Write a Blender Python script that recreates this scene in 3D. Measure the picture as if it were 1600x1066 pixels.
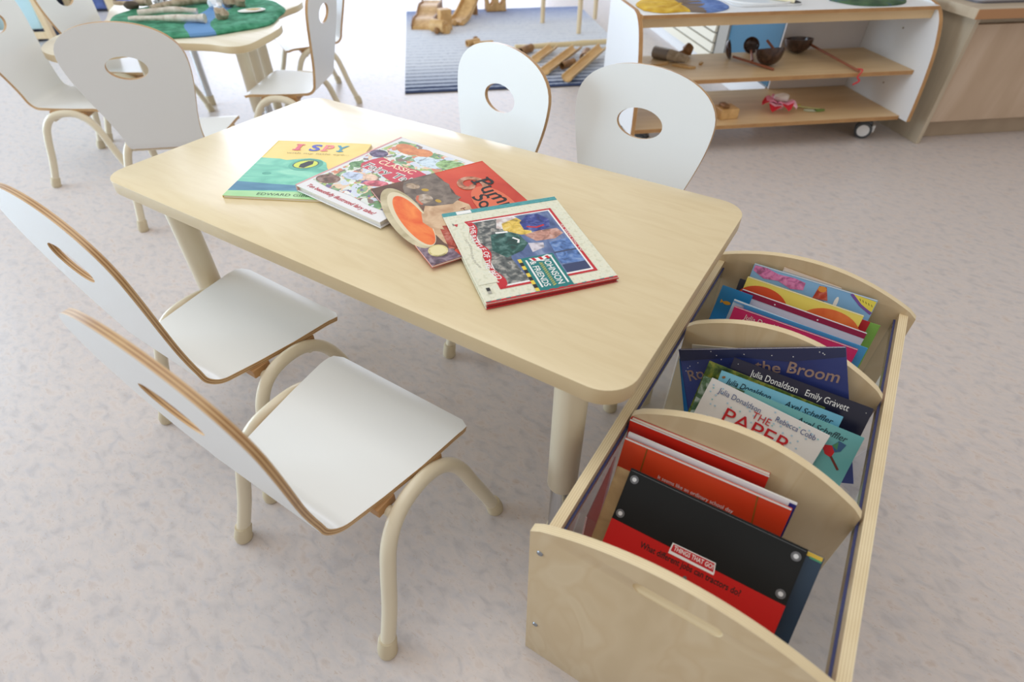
import bpy, bmesh, math, random
from mathutils import Vector, Matrix
from mathutils.geometry import tessellate_polygon

for o in list(bpy.data.objects):
    bpy.data.objects.remove(o, do_unlink=True)
SC = bpy.context.scene
COL = SC.collection
PI = math.pi
random.seed(4)

# ------------------------------------------------------------------ camera
TH_H = 0.55                                   # height of the rectangular table
cam_d = bpy.data.cameras.new('camera')
cam = bpy.data.objects.new('camera', cam_d)
COL.objects.link(cam)
cam.location = (1.3316, -0.4745, 1.0766)
cam.rotation_euler = (PI/2 - 0.7307, 0, 0.5614)
cam_d.sensor_width = 36
cam_d.lens = 868.0/1600*36
cam_d.clip_start = 0.02
cam_d.dof.use_dof = True
cam_d.dof.focus_distance = 1.08
cam_d.dof.aperture_fstop = 3.2
SC.camera = cam

# ------------------------------------------------------------------ light
RA = math.radians(40)                         # the room's walls are turned 40 degrees to the table
E1 = Vector((math.cos(RA), math.sin(RA), 0))
E2 = Vector((-math.sin(RA), math.cos(RA), 0))
def room(a, b, z=0.0):
    return E1*a + E2*b + Vector((0, 0, z))

world = bpy.data.worlds.new('world')
SC.world = world
world.use_nodes = True
bg = world.node_tree.nodes['Background']
bg.inputs[0].default_value = (1.0, 0.972, 0.945, 1)
bg.inputs[1].default_value = 0.52

def area(name, loc, target, sx, sy, power, color):
    d = bpy.data.lights.new(name, 'AREA')
    d.shape = 'RECTANGLE'; d.size = sx; d.size_y = sy; d.energy = power; d.color = color
    o = bpy.data.objects.new(name, d); COL.objects.link(o)
    o.location = loc
    o.rotation_euler = (Vector(target)-Vector(loc)).to_track_quat('-Z', 'Y').to_euler()
    return o
area('window_light_far', room(-0.6, 8.2, 1.5), room(-0.6, 0, 0.5), 6.5, 2.6, 195, (0.72, 0.81, 1.0))
area('window_light_left', room(-5.2, 2.2, 1.6), room(0, 2.0, 0.3), 5.0, 2.4, 300, (0.62, 0.82, 1.0))
area('ceiling_panel_light', room(0.2, 0.2, 2.9), room(0.2, 0.2, 0), 3.0, 1.4, 22, (1.0, 0.97, 0.93))

SC.view_settings.view_transform = 'Standard'
SC.view_settings.look = 'None'
SC.view_settings.gamma = 1.0
SC.view_settings.exposure = 0.25
SC.view_settings.use_curve_mapping = False

# ------------------------------------------------------------------ materials
def lin(c):
    r = []
    for v in c[:3]:
        v = v/255.0
        r.append(v/12.92 if v <= 0.04045 else ((v+0.055)/1.055)**2.4)
    return (*r, 1.0)
MATS = {}
def mat(name, color, rough=0.5, metal=0.0, spec=0.5, coat=0.0, emit=None):
    if name in MATS: return MATS[name]
    m = bpy.data.materials.new(name); m.use_nodes = True
    p = m.node_tree.nodes['Principled BSDF']
    p.inputs['Base Color'].default_value = lin(color)
    p.inputs['Roughness'].default_value = rough
    p.inputs['Metallic'].default_value = metal
    p.inputs['Specular IOR Level'].default_value = spec
    if coat: p.inputs['Coat Weight'].default_value = coat; p.inputs['Coat Roughness'].default_value = 0.12
    MATS[name] = m
    return m
def nodes_of(m):
    return m.node_tree.nodes, m.node_tree.links, m.node_tree.nodes['Principled BSDF']
def ramp(N, stops):
    r = N.new('ShaderNodeValToRGB')
    e = r.color_ramp.elements
    while len(e) < len(stops): e.new(0.5)
    for el, (p, c) in zip(e, stops):
        el.position = p; el.color = lin(c)
    return r
def noise_mat(name, stops, scale=(1, 1, 1), nscale=5.0, detail=4.0, dist=0.0, rough=0.5, bump=0.0, coord='Object', metal=0.0, rotz=0.0, spec=0.5):
    if name in MATS: return MATS[name]
    m = mat(name, (200, 200, 200), rough, metal, spec)
    N, L, p = nodes_of(m)
    tc = N.new('ShaderNodeTexCoord'); mp = N.new('ShaderNodeMapping'); nz = N.new('ShaderNodeTexNoise')
    mp.inputs['Scale'].default_value = scale; mp.inputs['Rotation'].default_value = (0, 0, rotz)
    nz.inputs['Scale'].default_value = nscale; nz.inputs['Detail'].default_value = detail; nz.inputs['Distortion'].default_value = dist
    L.new(tc.outputs[coord], mp.inputs['Vector']); L.new(mp.outputs[0], nz.inputs['Vector'])
    r = ramp(N, stops); L.new(nz.outputs['Fac'], r.inputs[0]); L.new(r.outputs[0], p.inputs['Base Color'])
    if bump:
        b = N.new('ShaderNodeBump'); b.inputs['Strength'].default_value = bump; b.inputs['Distance'].default_value = 0.002
        L.new(nz.outputs['Fac'], b.inputs['Height']); L.new(b.outputs[0], p.inputs['Normal'])
    return m
def ply_mat(name, light, dark, layers=7, rough=0.5):
    # bands of veneer seen on a cut edge; the UV's v runs through the thickness
    if name in MATS: return MATS[name]
    m = mat(name, light, rough)
    N, L, p = nodes_of(m)
    uv = N.new('ShaderNodeUVMap'); sx = N.new('ShaderNodeSeparateXYZ')
    L.new(uv.outputs[0], sx.inputs[0])
    tc = N.new('ShaderNodeTexCoord'); nz = N.new('ShaderNodeTexNoise'); nz.inputs['Scale'].default_value = 18
    L.new(tc.outputs['Object'], nz.inputs['Vector'])
    a = N.new('ShaderNodeMath'); a.operation = 'MULTIPLY'; a.inputs[1].default_value = layers*PI
    L.new(sx.outputs['Y'], a.inputs[0])
    s = N.new('ShaderNodeMath'); s.operation = 'SINE'; L.new(a.outputs[0], s.inputs[0])
    ab = N.new('ShaderNodeMath'); ab.operation = 'MULTIPLY_ADD'; ab.inputs[1].default_value = 0.38; L.new(s.outputs[0], ab.inputs[0])
    L.new(nz.outputs['Fac'], ab.inputs[2])
    r = ramp(N, [(0.2, dark), (0.75, light)]); L.new(ab.outputs[0], r.inputs[0]); L.new(r.outputs[0], p.inputs['Base Color'])
    return m
def clear_mat(name, tint, gloss=0.12, rough=0.03):
    if name in MATS: return MATS[name]
    m = bpy.data.materials.new(name); m.use_nodes = True
    N, L = m.node_tree.nodes, m.node_tree.links
    N.remove(N['Principled BSDF']); out = N['Material Output']
    t = N.new('ShaderNodeBsdfTransparent'); t.inputs[0].default_value = lin(tint)
    g = N.new('ShaderNodeBsdfGlossy'); g.inputs['Roughness'].default_value = rough
    fr = N.new('ShaderNodeFresnel'); fr.inputs[0].default_value = 1.22
    ge = N.new('ShaderNodeNewGeometry'); sb = N.new('ShaderNodeMath'); sb.operation = 'SUBTRACT'; sb.inputs[0].default_value = 1.0; L.new(ge.outputs['Backfacing'], sb.inputs[1])
    ml = N.new('ShaderNodeMath'); ml.operation = 'MULTIPLY'; L.new(fr.outputs[0], ml.inputs[0]); L.new(sb.outputs[0], ml.inputs[1])
    mx = N.new('ShaderNodeMixShader')
    L.new(ml.outputs[0], mx.inputs[0]); L.new(t.outputs[0], mx.inputs[1]); L.new(g.outputs[0], mx.inputs[2]); L.new(mx.outputs[0], out.inputs[0])
    MATS[name] = m
    return m

M_TOP = noise_mat('maple_laminate', [(0.30, (222, 203, 163)), (0.50, (226, 208, 169)), (0.72, (229, 212, 174))], (1.6, 10, 1), 5.0, 4, 1.2, 0.29)
M_TOPEDGE = mat('maple_edge_band', (208, 186, 146), 0.4)
M_CREAM = mat('cream_powder_coat', (222, 210, 184), 0.3)
M_LAM = mat('white_laminate', (232, 233, 231), 0.3)
M_LAM2 = mat('white_melamine', (236, 238, 240), 0.35)
M_PLYC = ply_mat('chair_ply_edge', (208, 174, 128), (158, 114, 70), 5, 0.34)
M_PLYB = ply_mat('birch_ply_edge', (234, 217, 180), (216, 194, 152), 9, 0.5)
M_BIRCH = noise_mat('birch_face', [(0.34, (200, 177, 140)), (0.47, (206, 184, 148)), (0.53, (202, 178, 140)), (0.60, (209, 188, 153)), (0.75, (204, 182, 145))], (2.2, 3, 0.8), 4.5, 2, 1.2, 0.45)
M_SHELFW = noise_mat('shelf_maple', [(0.3, (206, 174, 128)), (0.7, (222, 192, 148))], (1, 10, 1), 3, 4, 0.4, 0.42)
M_SHELFE = ply_mat('shelf_ply_edge', (196, 152, 100), (160, 112, 66), 5)
M_CAB = noise_mat('cabinet_ply', [(0.3, (186, 160, 134)), (0.55, (196, 171, 146)), (0.75, (203, 180, 157))], (2.0, 2, 0.6), 3, 3, 1.5, 0.5)
M_CAB2 = noise_mat('cabinet_end_ply', [(0.3, (178, 162, 138)), (0.7, (198, 183, 160))], (3, 3, 0.5), 4, 3, 1.0, 0.5)
M_WOOD = noise_mat('raw_toy_wood', [(0.3, (190, 146, 88)), (0.7, (222, 182, 124))], (3, 3, 3), 8, 3, 0.5, 0.55)
M_WOODD = noise_mat('dark_toy_wood', [(0.3, (120, 82, 44)), (0.7, (168, 122, 72))], (3, 3, 3), 8, 3, 0.5, 0.55)
M_PALEWOOD = noise_mat('pale_leg_wood', [(0.3, (206, 180, 140)), (0.7, (222, 200, 164))], (8, 8, 1), 5, 3, 0.3, 0.5)
M_CHROME = mat('chrome', (205, 207, 210), 0.18, 1.0)
M_STEEL = mat('screw_steel', (150, 155, 162), 0.3, 1.0)
M_RUBBER = mat('cream_rubber', (205, 190, 160), 0.6)
M_GREYPL = mat('dark_grey_plastic', (70, 74, 78), 0.4)
M_WHITEPL = mat('white_plastic', (235, 236, 236), 0.4)
M_ACR = clear_mat('clear_acrylic', (246, 249, 252))
M_ACRE = mat('acrylic_edge', (64, 70, 116), 0.25)
M_PAGE = noise_mat('page_edges', [(0.3, (214, 208, 196)), (0.7, (244, 240, 230))], (1, 1, 90), 12, 2, 0, 0.7)
M_GREY = mat('screw_hole', (150, 140, 120), 0.6)

# ------------------------------------------------------------------ mesh helpers
class MB:
    def __init__(self):
        self.v = []; self.f = []; self.m = []; self.uv = []
    def face(self, idx, mi=0, uv=None):
        self.f.append(tuple(idx)); self.m.append(mi); self.uv.append(uv)
    def add(self, verts):
        s = len(self.v); self.v.extend([Vector(p) for p in verts]); return s
    def box(self, x0, y0, z0, x1, y1, z1, mi=0, M=None):
        P = [(x0,y0,z0),(x1,y0,z0),(x1,y1,z0),(x0,y1,z0),(x0,y0,z1),(x1,y0,z1),(x1,y1,z1),(x0,y1,z1)]
        if M: P = [M @ Vector(p) for p in P]
        s = self.add(P)
        for q in ((3,2,1,0),(4,5,6,7),(0,1,5,4),(1,2,6,5),(2,3,7,6),(3,0,4,7)):
            self.face([s+i for i in q], mi, [(0,0),(1,0),(1,1),(0,1)])
    def prism(self, outer, h0, h1, mi=0, ms=1, axis='z', holes=(), M=None):
        """polygon (list of 2D points) extruded h0..h1; axis: the extrusion axis"""
        def P(p, h):
            if axis == 'z': q = Vector((p[0], p[1], h))
            elif axis == 'y': q = Vector((p[0], h, p[1]))
            else: q = Vector((h, p[0], p[1]))
            return M @ q if M else q
        loops = [list(outer)]+[list(h) for h in holes]
        tri = tessellate_polygon([[Vector((p[0], p[1], 0)) for p in lp] for lp in loops])
        flat = [p for lp in loops for p in lp]
        a = self.add([P(p, h0) for p in flat]); b = self.add([P(p, h1) for p in flat])
        for t in tri:
            self.face([a+i for i in t], mi); self.face([b+i for i in reversed(t)], mi)
        k = 0
        for lp in loops:
            n = len(lp); acc = 0
            for i in range(n):
                j = (i+1) % n
                d = math.hypot(lp[j][0]-lp[i][0], lp[j][1]-lp[i][1])
                self.face([a+k+i, a+k+j, b+k+j, b+k+i], ms, [(acc,0),(acc+d,0),(acc+d,1),(acc,1)])
                acc += d
            k += n
    def tube(self, pts, r, n=12, mi=0, cap=True):
        pts = [Vector(p) for p in pts]
        rs = r if isinstance(r, (list, tuple)) else [r]*len(pts)
        rings = []
        up = Vector((0, 0, 1))
        t0 = (pts[1]-pts[0]).normalized()
        if abs(t0.dot(up)) > 0.95: up = Vector((1, 0, 0))
        nrm = t0.cross(up).normalized()
        for i, p in enumerate(pts):
            t = (pts[min(i+1, len(pts)-1)]-pts[max(i-1, 0)]).normalized()
            nrm = (nrm-t*nrm.dot(t)).normalized()
            bn = t.cross(nrm)
            rings.append(self.add([p+(nrm*math.cos(2*PI*k/n)+bn*math.sin(2*PI*k/n))*rs[i] for k in range(n)]))
        for i in range(len(pts)-1):
            for k in range(n):
                self.face([rings[i]+k, rings[i]+(k+1) % n, rings[i+1]+(k+1) % n, rings[i+1]+k], mi)
        if cap:
            self.face([rings[0]+k for k in reversed(range(n))], mi); self.face([rings[-1]+k for k in range(n)], mi)
    def lathe(self, prof, n=20, mi=0, M=None):
        """profile of (radius, z)"""
        rings = []
        for r, z in prof:
            P = [Vector((r*math.cos(2*PI*k/n), r*math.sin(2*PI*k/n), z)) for k in range(n)]
            if M: P = [M @ p for p in P]
            rings.append(self.add(P))
        for i in range(len(prof)-1):
            for k in range(n):
                self.face([rings[i]+k, rings[i]+(k+1) % n, rings[i+1]+(k+1) % n, rings[i+1]+k], mi)
        self.face([rings[0]+k for k in reversed(range(n))], mi); self.face([rings[-1]+k for k in range(n)], mi)
    def blob(self, c, r, seed=0, amp=0.15, nu=12, nv=8, mi=0, M=None):
        rnd = random.Random(seed); ph = [rnd.uniform(0, 6.28) for _ in range(6)]
        rows = []
        for j in range(nv+1):
            th = PI*j/nv; row = []
            for i in range(nu):
                f = 2*PI*i/nu
                d = Vector((math.sin(th)*math.cos(f), math.sin(th)*math.sin(f), math.cos(th)))
                k = 1+amp*(math.sin(3*d.x+ph[0])*math.sin(2.5*d.y+ph[1])+0.6*math.sin(5*d.z+4*d.x+ph[2])+0.4*math.sin(7*d.y-5*d.z+ph[3]))
                p = Vector((d.x*r[0]*k, d.y*r[1]*k, d.z*r[2]*k))
                if M: p = M @ p
                row.append(p+Vector(c))
            rows.append(self.add(row))
        for j in range(nv):
            for i in range(nu):
                self.face([rows[j]+i, rows[j]+(i+1) % nu, rows[j+1]+(i+1) % nu, rows[j+1]+i], mi)
    def build(self, name, mats, parent=None, smooth=False, bevel=0.0, loc=None, rotz=None):
        me = bpy.data.meshes.new(name)
        me.from_pydata([tuple(p) for p in self.v], [], self.f)
        if not isinstance(mats, (list, tuple)): mats = [mats]
        for m in mats: me.materials.append(m)
        uvl = me.uv_layers.new(name='UVMap')
        for poly, mi, uv in zip(me.polygons, self.m, self.uv):
            poly.material_index = min(mi, len(mats)-1)
            if uv:
                for li, c in zip(poly.loop_indices, uv): uvl.data[li].uv = c
        bm = bmesh.new(); bm.from_mesh(me)
        bmesh.ops.remove_doubles(bm, verts=bm.verts, dist=1e-6)
        bmesh.ops.recalc_face_normals(bm, faces=bm.faces)
        if bevel:
            ed = [e for e in bm.edges if len(e.link_faces) == 2 and e.calc_face_angle(0) > 0.6]
            bmesh.ops.bevel(bm, geom=ed, offset=bevel, segments=2, profile=0.5, affect='EDGES', clamp_overlap=True)
        bm.to_mesh(me); bm.free()
        if smooth:
            for p in me.polygons: p.use_smooth = True
            try: me.set_sharp_from_angle(angle=math.radians(40))
            except Exception: pass
        o = bpy.data.objects.new(name, me); COL.objects.link(o)
        if parent: o.parent = parent
        if loc is not None: o.location = loc
        if rotz is not None: o.rotation_euler = (0, 0, rotz)
        return o
def tag(o, label=None, cat=None, group=None, kind=None):
    if label: o['label'] = label
    if cat: o['category'] = cat
    if group: o['group'] = group
    if kind: o['kind'] = kind
    return o
def empty(name, loc=(0, 0, 0), rotz=0.0, label=None, cat=None, group=None):
    o = bpy.data.objects.new(name, None); COL.objects.link(o)
    o.empty_display_size = 0.05
    o.location = loc; o.rotation_euler = (0, 0, rotz)
    return tag(o, label, cat, group)
def copy_tree(o, parent=None):
    c = o.copy(); COL.objects.link(c)
    if parent: c.parent = parent
    for ch in list(o.children): copy_tree(ch, c)
    return c
def rounded(x0, y0, x1, y1, r, n=8):
    P = []
    for cx, cy, a0 in ((x1-r, y0+r, -PI/2), (x1-r, y1-r, 0), (x0+r, y1-r, PI/2), (x0+r, y0+r, PI)):
        for i in range(n+1):
            a = a0+PI/2*i/n; P.append((cx+r*math.cos(a), cy+r*math.sin(a)))
    return P
def ellipse(cx, cy, rx, ry, rot=0, n=24):
    c, s = math.cos(rot), math.sin(rot)
    return [(cx+rx*math.cos(t)*c-ry*math.sin(t)*s, cy+rx*math.cos(t)*s+ry*math.sin(t)*c) for t in [2*PI*i/n for i in range(n)]]
def smooth_path(pts, n=6):
    pts = [Vector(p) for p in pts]; out = []
    for i in range(len(pts)-1):
        p0 = pts[max(i-1, 0)]; p1 = pts[i]; p2 = pts[i+1]; p3 = pts[min(i+2, len(pts)-1)]
        for k in range(n):
            t = k/n
            out.append(0.5*((2*p1)+(p2-p0)*t+(2*p0-5*p1+4*p2-p3)*t*t+(3*p1-p0-3*p2+p3)*t**3))
    out.append(pts[-1]); return out

# ------------------------------------------------------------------ floor and walls
def floor_material():
    m = mat('marbled_linoleum', (205, 198, 190), 0.36, 0, 0.5)
    N, L, p = nodes_of(m)
    tc = N.new('ShaderNodeTexCoord')
    def nz(scale, sc, detail, dist, rot=0.5):
        mp = N.new('ShaderNodeMapping'); mp.inputs['Scale'].default_value = sc; mp.inputs['Rotation'].default_value = (0, 0, rot)
        t = N.new('ShaderNodeTexNoise'); t.inputs['Scale'].default_value = scale; t.inputs['Detail'].default_value = detail; t.inputs['Distortion'].default_value = dist
        L.new(tc.outputs['Object'], mp.inputs[0]); L.new(mp.outputs[0], t.inputs['Vector']); return t
    a = nz(26, (1, 1.7, 1), 9, 0.5)
    r1 = ramp(N, [(0.28, (190, 182, 180)), (0.44, (205, 196, 192)), (0.58, (212, 201, 195)), (0.74, (201, 185, 175))]); L.new(a.outputs['Fac'], r1.inputs[0])
    b = nz(85, (1, 2.4, 1), 7, 1.4)
    r2 = ramp(N, [(0.60, (0, 0, 0)), (0.72, (255, 255, 255))]); L.new(b.outputs['Fac'], r2.inputs[0])
    mx = N.new('ShaderNodeMix'); mx.data_type = 'RGBA'
    f = N.new('ShaderNodeMath'); f.operation = 'MULTIPLY'; f.inputs[1].default_value = 0.50; L.new(r2.outputs[0], f.inputs[0])
    L.new(f.outputs[0], mx.inputs['Factor']); L.new(r1.outputs[0], mx.inputs['A']); mx.inputs['B'].default_value = lin((184, 158, 136))
    c = nz(34, (1, 1.8, 1), 9, 0.4, 0.9)
    r3 = ramp(N, [(0.50, (0, 0, 0)), (0.72, (255, 255, 255))]); L.new(c.outputs['Fac'], r3.inputs[0])
    f2 = N.new('ShaderNodeMath'); f2.operation = 'MULTIPLY'; f2.inputs[1].default_value = 0.22; L.new(r3.outputs[0], f2.inputs[0])
    mx2 = N.new('ShaderNodeMix'); mx2.data_type = 'RGBA'
    L.new(f2.outputs[0], mx2.inputs['Factor']); L.new(mx.outputs['Result'], mx2.inputs['A']); mx2.inputs['B'].default_value = lin((184, 187, 198))
    L.new(mx2.outputs['Result'], p.inputs['Base Color'])
    return m
fb = MB()
P = [room(-6, -3.5), room(5.2, -3.5), room(5.2, 8.5), room(-6, 8.5)]
s = fb.add([(p.x, p.y, 0) for p in P]+[(p.x, p.y, -0.04) for p in P])
fb.face([s, s+1, s+2, s+3]); fb.face([s+7, s+6, s+5, s+4])
for i in range(4): fb.face([s+i, s+4+i, s+4+(i+1) % 4, s+(i+1) % 4])
tag(fb.build('floor', floor_material()), 'pale marbled linoleum floor', kind='structure')

M_WALL = mat('wall_paint', (222, 218, 214), 0.7)
def rbox(name, a0, b0, z0, a1, b1, z1, m, parent=None, bevel=0.0, smooth=False):
    mb = MB(); mb.box(a0, b0, z0, a1, b1, z1)
    if parent: return mb.build(name, m, parent, smooth, bevel)
    return mb.build(name, m, None, smooth, bevel, (0, 0, 0), RA)
tag(rbox('wall_back', 2.46, 1.625, 0, 5.0, 1.75, 2.7, M_WALL), kind='structure')
tag(rbox('wall_right', 2.46, 1.75, 0, 2.6, 8.0, 2.7, M_WALL), kind='structure')
tag(rbox('baseboard_right', 2.445, 1.625, 0, 2.46, 7.9, 0.125, mat('white_gloss_paint', (244, 245, 247), 0.4)), kind='structure')
tag(rbox('trim_1', 2.43, 2.14, 0.125, 2.46, 2.26, 2.0, mat('grey_door_trim', (172, 168, 160), 0.5)), kind='structure')
tp = rbox('wall_panel', 2.44, 1.600, 0.135, 2.459, 2.135, 1.6, mat('teal_paint', (62, 112, 140), 0.55), bevel=0.002)
tag(tp, 'teal blue panel on the wall seen through the white shelf unit', 'wall panel')
lv = empty('louvre_vent', room(2.44, 3.0, 0.0), RA, 'cream slatted louvre on the wall behind the open shelf unit', 'vent')
M_SLAT = mat('cream_slat', (240, 234, 216), 0.5)
for i in range(10):
    mb = MB()
    z = 0.072+0.0545*i
    mb.prism([(-0.006, z), (-0.024, z+0.004), (-0.018, z+0.046), (-0.006, z+0.046)], -0.72, 0.9, 0, 0, 'y', (), None)
    mb.build('slat', M_SLAT, lv)
mb = MB(); mb.box(-0.0058, -0.715, 0.068, 0.0035, 0.9, 0.62); mb.build('backing', mat('slat_backing', (96, 94, 88), 0.7), lv)

# ------------------------------------------------------------------ rectangular activity table
tb = empty('activity_table', (0.6, 0.3, 0), 0, 'rectangular pale maple activity table with rounded corners and picture books on top', 'table')
T = MB(); T.prism(rounded(-0.6, -0.3, 0.6, 0.3, 0.052, 10), TH_H-0.028, TH_H, 0, 1)
T.build('tabletop', [M_TOP, M_TOPEDGE], tb, True, 0.0022)
def table_leg(parent, x, y, ztop, r, zs):
    mb = MB(); mb.lathe([(r, zs), (r, ztop)], 24); lg = mb.build('leg', M_CREAM, parent, True, 0.0015, (x, y, 0))
    mb = MB(); mb.lathe([(r*0.74, 0.028), (r*0.74, zs+0.01)], 20); mb.build('leg_insert', M_CHROME, lg, True)
    mb = MB(); mb.lathe([(r*0.8, 0.0), (r*0.86, 0.004), (r*0.86, 0.045), (r*0.76, 0.05)], 20); mb.build('foot', M_RUBBER, lg, True)
    return lg
for x in (-0.49, 0.497):
    for y in (-0.228, 0.228): table_leg(tb, x, y, TH_H-0.028, 0.0275, 0.20)

# ------------------------------------------------------------------ chairs
ZS, SD = 0.297, 0.2905
def chair_shell():
    th = 0.2715; R = 0.040; T = 0.0105
    bw = Vector((0, -math.sin(th), math.cos(th)))
    # centre line: front lip -> seat -> bend -> back
    path = []
    for i in range(5):                                    # waterfall front lip
        a = (1-i/4)*0.42
        path.append(Vector((0, SD-0.045+0.11*math.sin(a), ZS-0.11*(1-math.cos(a)))))
    turn = PI/2-th
    d = R*math.tan(turn/2)
    path.append(Vector((0, 0.17, ZS-0.002))); path.append(Vector((0, 0.09, ZS-0.003)))
    c = Vector((0, d, ZS+R-0.003))
    for i in range(9):
        a = turn*i/8
        path.append(Vector((0, c.y-R*math.sin(a), c.z-R*math.cos(a))))
    top_u = 0.4048
    base = path[-1].copy(); u0 = (base-Vector((0, 0, ZS))).dot(bw)
    UH, HA, HB = 0.2776, 0.0604, 0.0345
    us = set()
    k = 0.0
    u = u0+0.02
    while u < UH-HB-0.008: us.add(round(u, 5)); u += 0.02
    for i in range(17): us.add(round(UH-HB*math.cos(PI*i/16), 5))
    u = UH+HB+0.012
    while u < top_u-0.045: us.add(round(u, 5)); u += 0.014
    for i in range(9): us.add(round(top_u-0.04*(1-math.sin(PI/2*i/8)), 5))
    us = sorted(us)
    rows = []                                             # (point, half width, hole half width, dish, u)
    s = 0.0
    L = 0.0
    for i, p in enumerate(path):
        if i: L += (p-path[i-1]).length
        w = 0.171-(0.171-0.126)*min(1, max(0, (SD-p.y)/SD))**1.5
        w = min(w, 0.171)
        r = 0.02
        if L < r: w -= r-math.sqrt(max(0, r*r-(r-L)**2))
        rows.append((p, w, 0, 0.0))
    w0 = rows[-1][1]
    for u in us:
        p = Vector((0, 0, ZS))+bw*u
        UM = 0.2999; WM = 0.181
        if u <= UM:
            t = (u-u0)/(UM-u0); t = max(0, t); t = t*t*(3-2*t)
            w = w0+(WM-w0)*t
        else:
            t = (u-UM)/(top_u-UM)
            w = WM*max(0.0, 1-t**2.257)**(1/2.132)
        h = HA*math.sqrt(max(0, 1-((u-UH)/HB)**2)) if abs(u-UH) <= HB+1e-6 else 0
        lum = 0.0337*(u/0.4)**2
        nrm = Vector((0, math.cos(th), math.sin(th)))
        rows.append((p+nrm*lum, max(w, 0.002), h, 0.0013*min(1, max(0, (u-0.06)/0.12))))
    mb = MB(); K = 8
    n = len(rows)
    grid = []
    for i, (p, w, h, dish) in enumerate(rows):
        t = (rows[min(i+1, n-1)][0]-rows[max(i-1, 0)][0]).normalized()
        nr = Vector((0, t.z, -t.y))                       # seat: up, back: forward
        if nr.z < 0 and nr.y < 0: nr = -nr
        ring = []
        for sg in (-1, 1):
            top = []; bot = []
            for k in range(K+1):
                x = sg*(h+(w-h)*k/K)
                q = p+Vector((x, 0, 0))+nr*dish*(x/0.18)**2
                top.append(q+nr*T/2); bot.append(q-nr*T/2)
            ring.append((mb.add(top), mb.add(bot)))
        grid.append(ring)
    # arc coordinate for edge UVs
    acc = 0
    for i in range(n-1):
        ln = (rows[i+1][0]-rows[i][0]).length
        for sgi in (0, 1):
            (ta, ba), (tb_, bb) = grid[i][sgi], grid[i+1][sgi]
            for k in range(K):
                mb.face([ta+k, ta+k+1, tb_+k+1, tb_+k], 0); mb.face([ba+k, bb+k, bb+k+1, ba+k+1], 0)
            mb.face([ta+K, ba+K, bb+K, tb_+K], 1, [(acc, 1), (acc, 0), (acc+ln, 0), (acc+ln, 1)])
            if rows[i][2] > 1e-5 or rows[i+1][2] > 1e-5:
                mb.face([ta, tb_, bb, ba], 1, [(acc, 1), (acc+ln, 1), (acc+ln, 0), (acc, 0)])
        acc += ln
    for i in (0, n-1):
        for sgi in (0, 1):
            ta, ba = grid[i][sgi]
            for k in range(K): mb.face([ta+k, ta+k+1, ba+k+1, ba+k], 1, [(k*.02, 1), (k*.02+.02, 1), (k*.02+.02, 0), (k*.02, 0)])
    return mb
def make_chair(name):
    root = empty(name)
    chair_shell().build('seat_shell', [M_LAM, M_PLYC], root, True)
    for sg in (-1, 1):
        pts = [(sg*0.1996, -0.0216, 0.012), (sg*0.193, 0.010, 0.10), (sg*0.186, 0.033, 0.185), (sg*0.180, 0.052, 0.238), (sg*0.174, 0.082, 0.272), (sg*0.169, 0.125, 0.285),
               (sg*0.169, 0.176, 0.283), (sg*0.173, 0.216, 0.261), (sg*0.179, 0.243, 0.220), (sg*0.186, 0.264, 0.160), (sg*0.193, 0.290, 0.088), (sg*0.1996, 0.3155, 0.012)]
        mb = MB(); mb.tube(smooth_path(pts, 4), 0.0135, 14); fr = mb.build('side_frame', M_CREAM, root, True)
        for (fx, fy, tx, ty) in ((sg*0.200, -0.022, sg*0.1975, -0.0135), (sg*0.200, 0.316, sg*0.1972, 0.3098)):
            mb = MB(); mb.tube([(fx, fy, 0.0), (fx, fy, 0.003), (fx*0.998, fy, 0.012), (tx, ty, 0.036), (tx, ty, 0.040)], [0.0155, 0.0175, 0.0175, 0.0165, 0.0140], 14)
            mb.build('rubber_foot', M_RUBBER, fr, True)
    for y, hw in ((0.090, 0.150), (0.195, 0.164)):
        mb = MB(); mb.tube([(-0.170, y, 0.266), (0.170, y, 0.266)], 0.010, 10); cb = mb.build('crossbar', M_CREAM, root, True)
        mb = MB(); mb.box(-hw, y-0.02, 0.268, hw, y+0.02, 0.2885); mb.build('seat_block', [mat('seat_block_ply', (176, 132, 84), 0.5)], root, False, 0.002)
    return root
chair_specs = [
    (0.748, -0.254, -0.016, 'white ply chair nearest the camera, its whole seat showing, beside the book box', 'chairs at the rectangular table'),
    (0.322, -0.151, -0.026, 'white ply chair tucked under the left front edge of the rectangular table', 'chairs at the rectangular table'),
    (0.470, 0.757, 2.862, 'white chair across the table, in front of the striped rug', 'chairs at the rectangular table'),
    (0.866, 0.786, 3.066, 'white chair across the table, in front of the wheeled shelf unit', 'chairs at the rectangular table'),
    (-0.660, 0.481, 0.704, 'white chair seen from behind, large oval hole, between rectangular table and clover table', 'chairs at the clover table'),
    (-1.549, 0.523, -0.933, 'white chair at the far left edge of the photo, side on, facing the clover table', 'chairs at the clover table'),
    (-1.824, 0.913, -0.989, 'white chair behind the left lobe of the clover table, only its back showing', 'chairs at the clover table'),
    (-0.720, 1.246, 2.074, 'white chair right of the clover table, nearer of the two that face left', 'chairs at the clover table'),
    (-1.271, 1.849, 2.640, 'white chair right of the clover table, farther of the two that face left', 'chairs at the clover table')]
proto = make_chair('child_chair')
for i, (x, y, a, lab, grp) in enumerate(chair_specs):
    o = proto if i == 0 else copy_tree(proto)
    o.location = (x, y, 0); o.rotation_euler = (0, 0, a)
    tag(o, lab, 'chair', grp)

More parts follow.
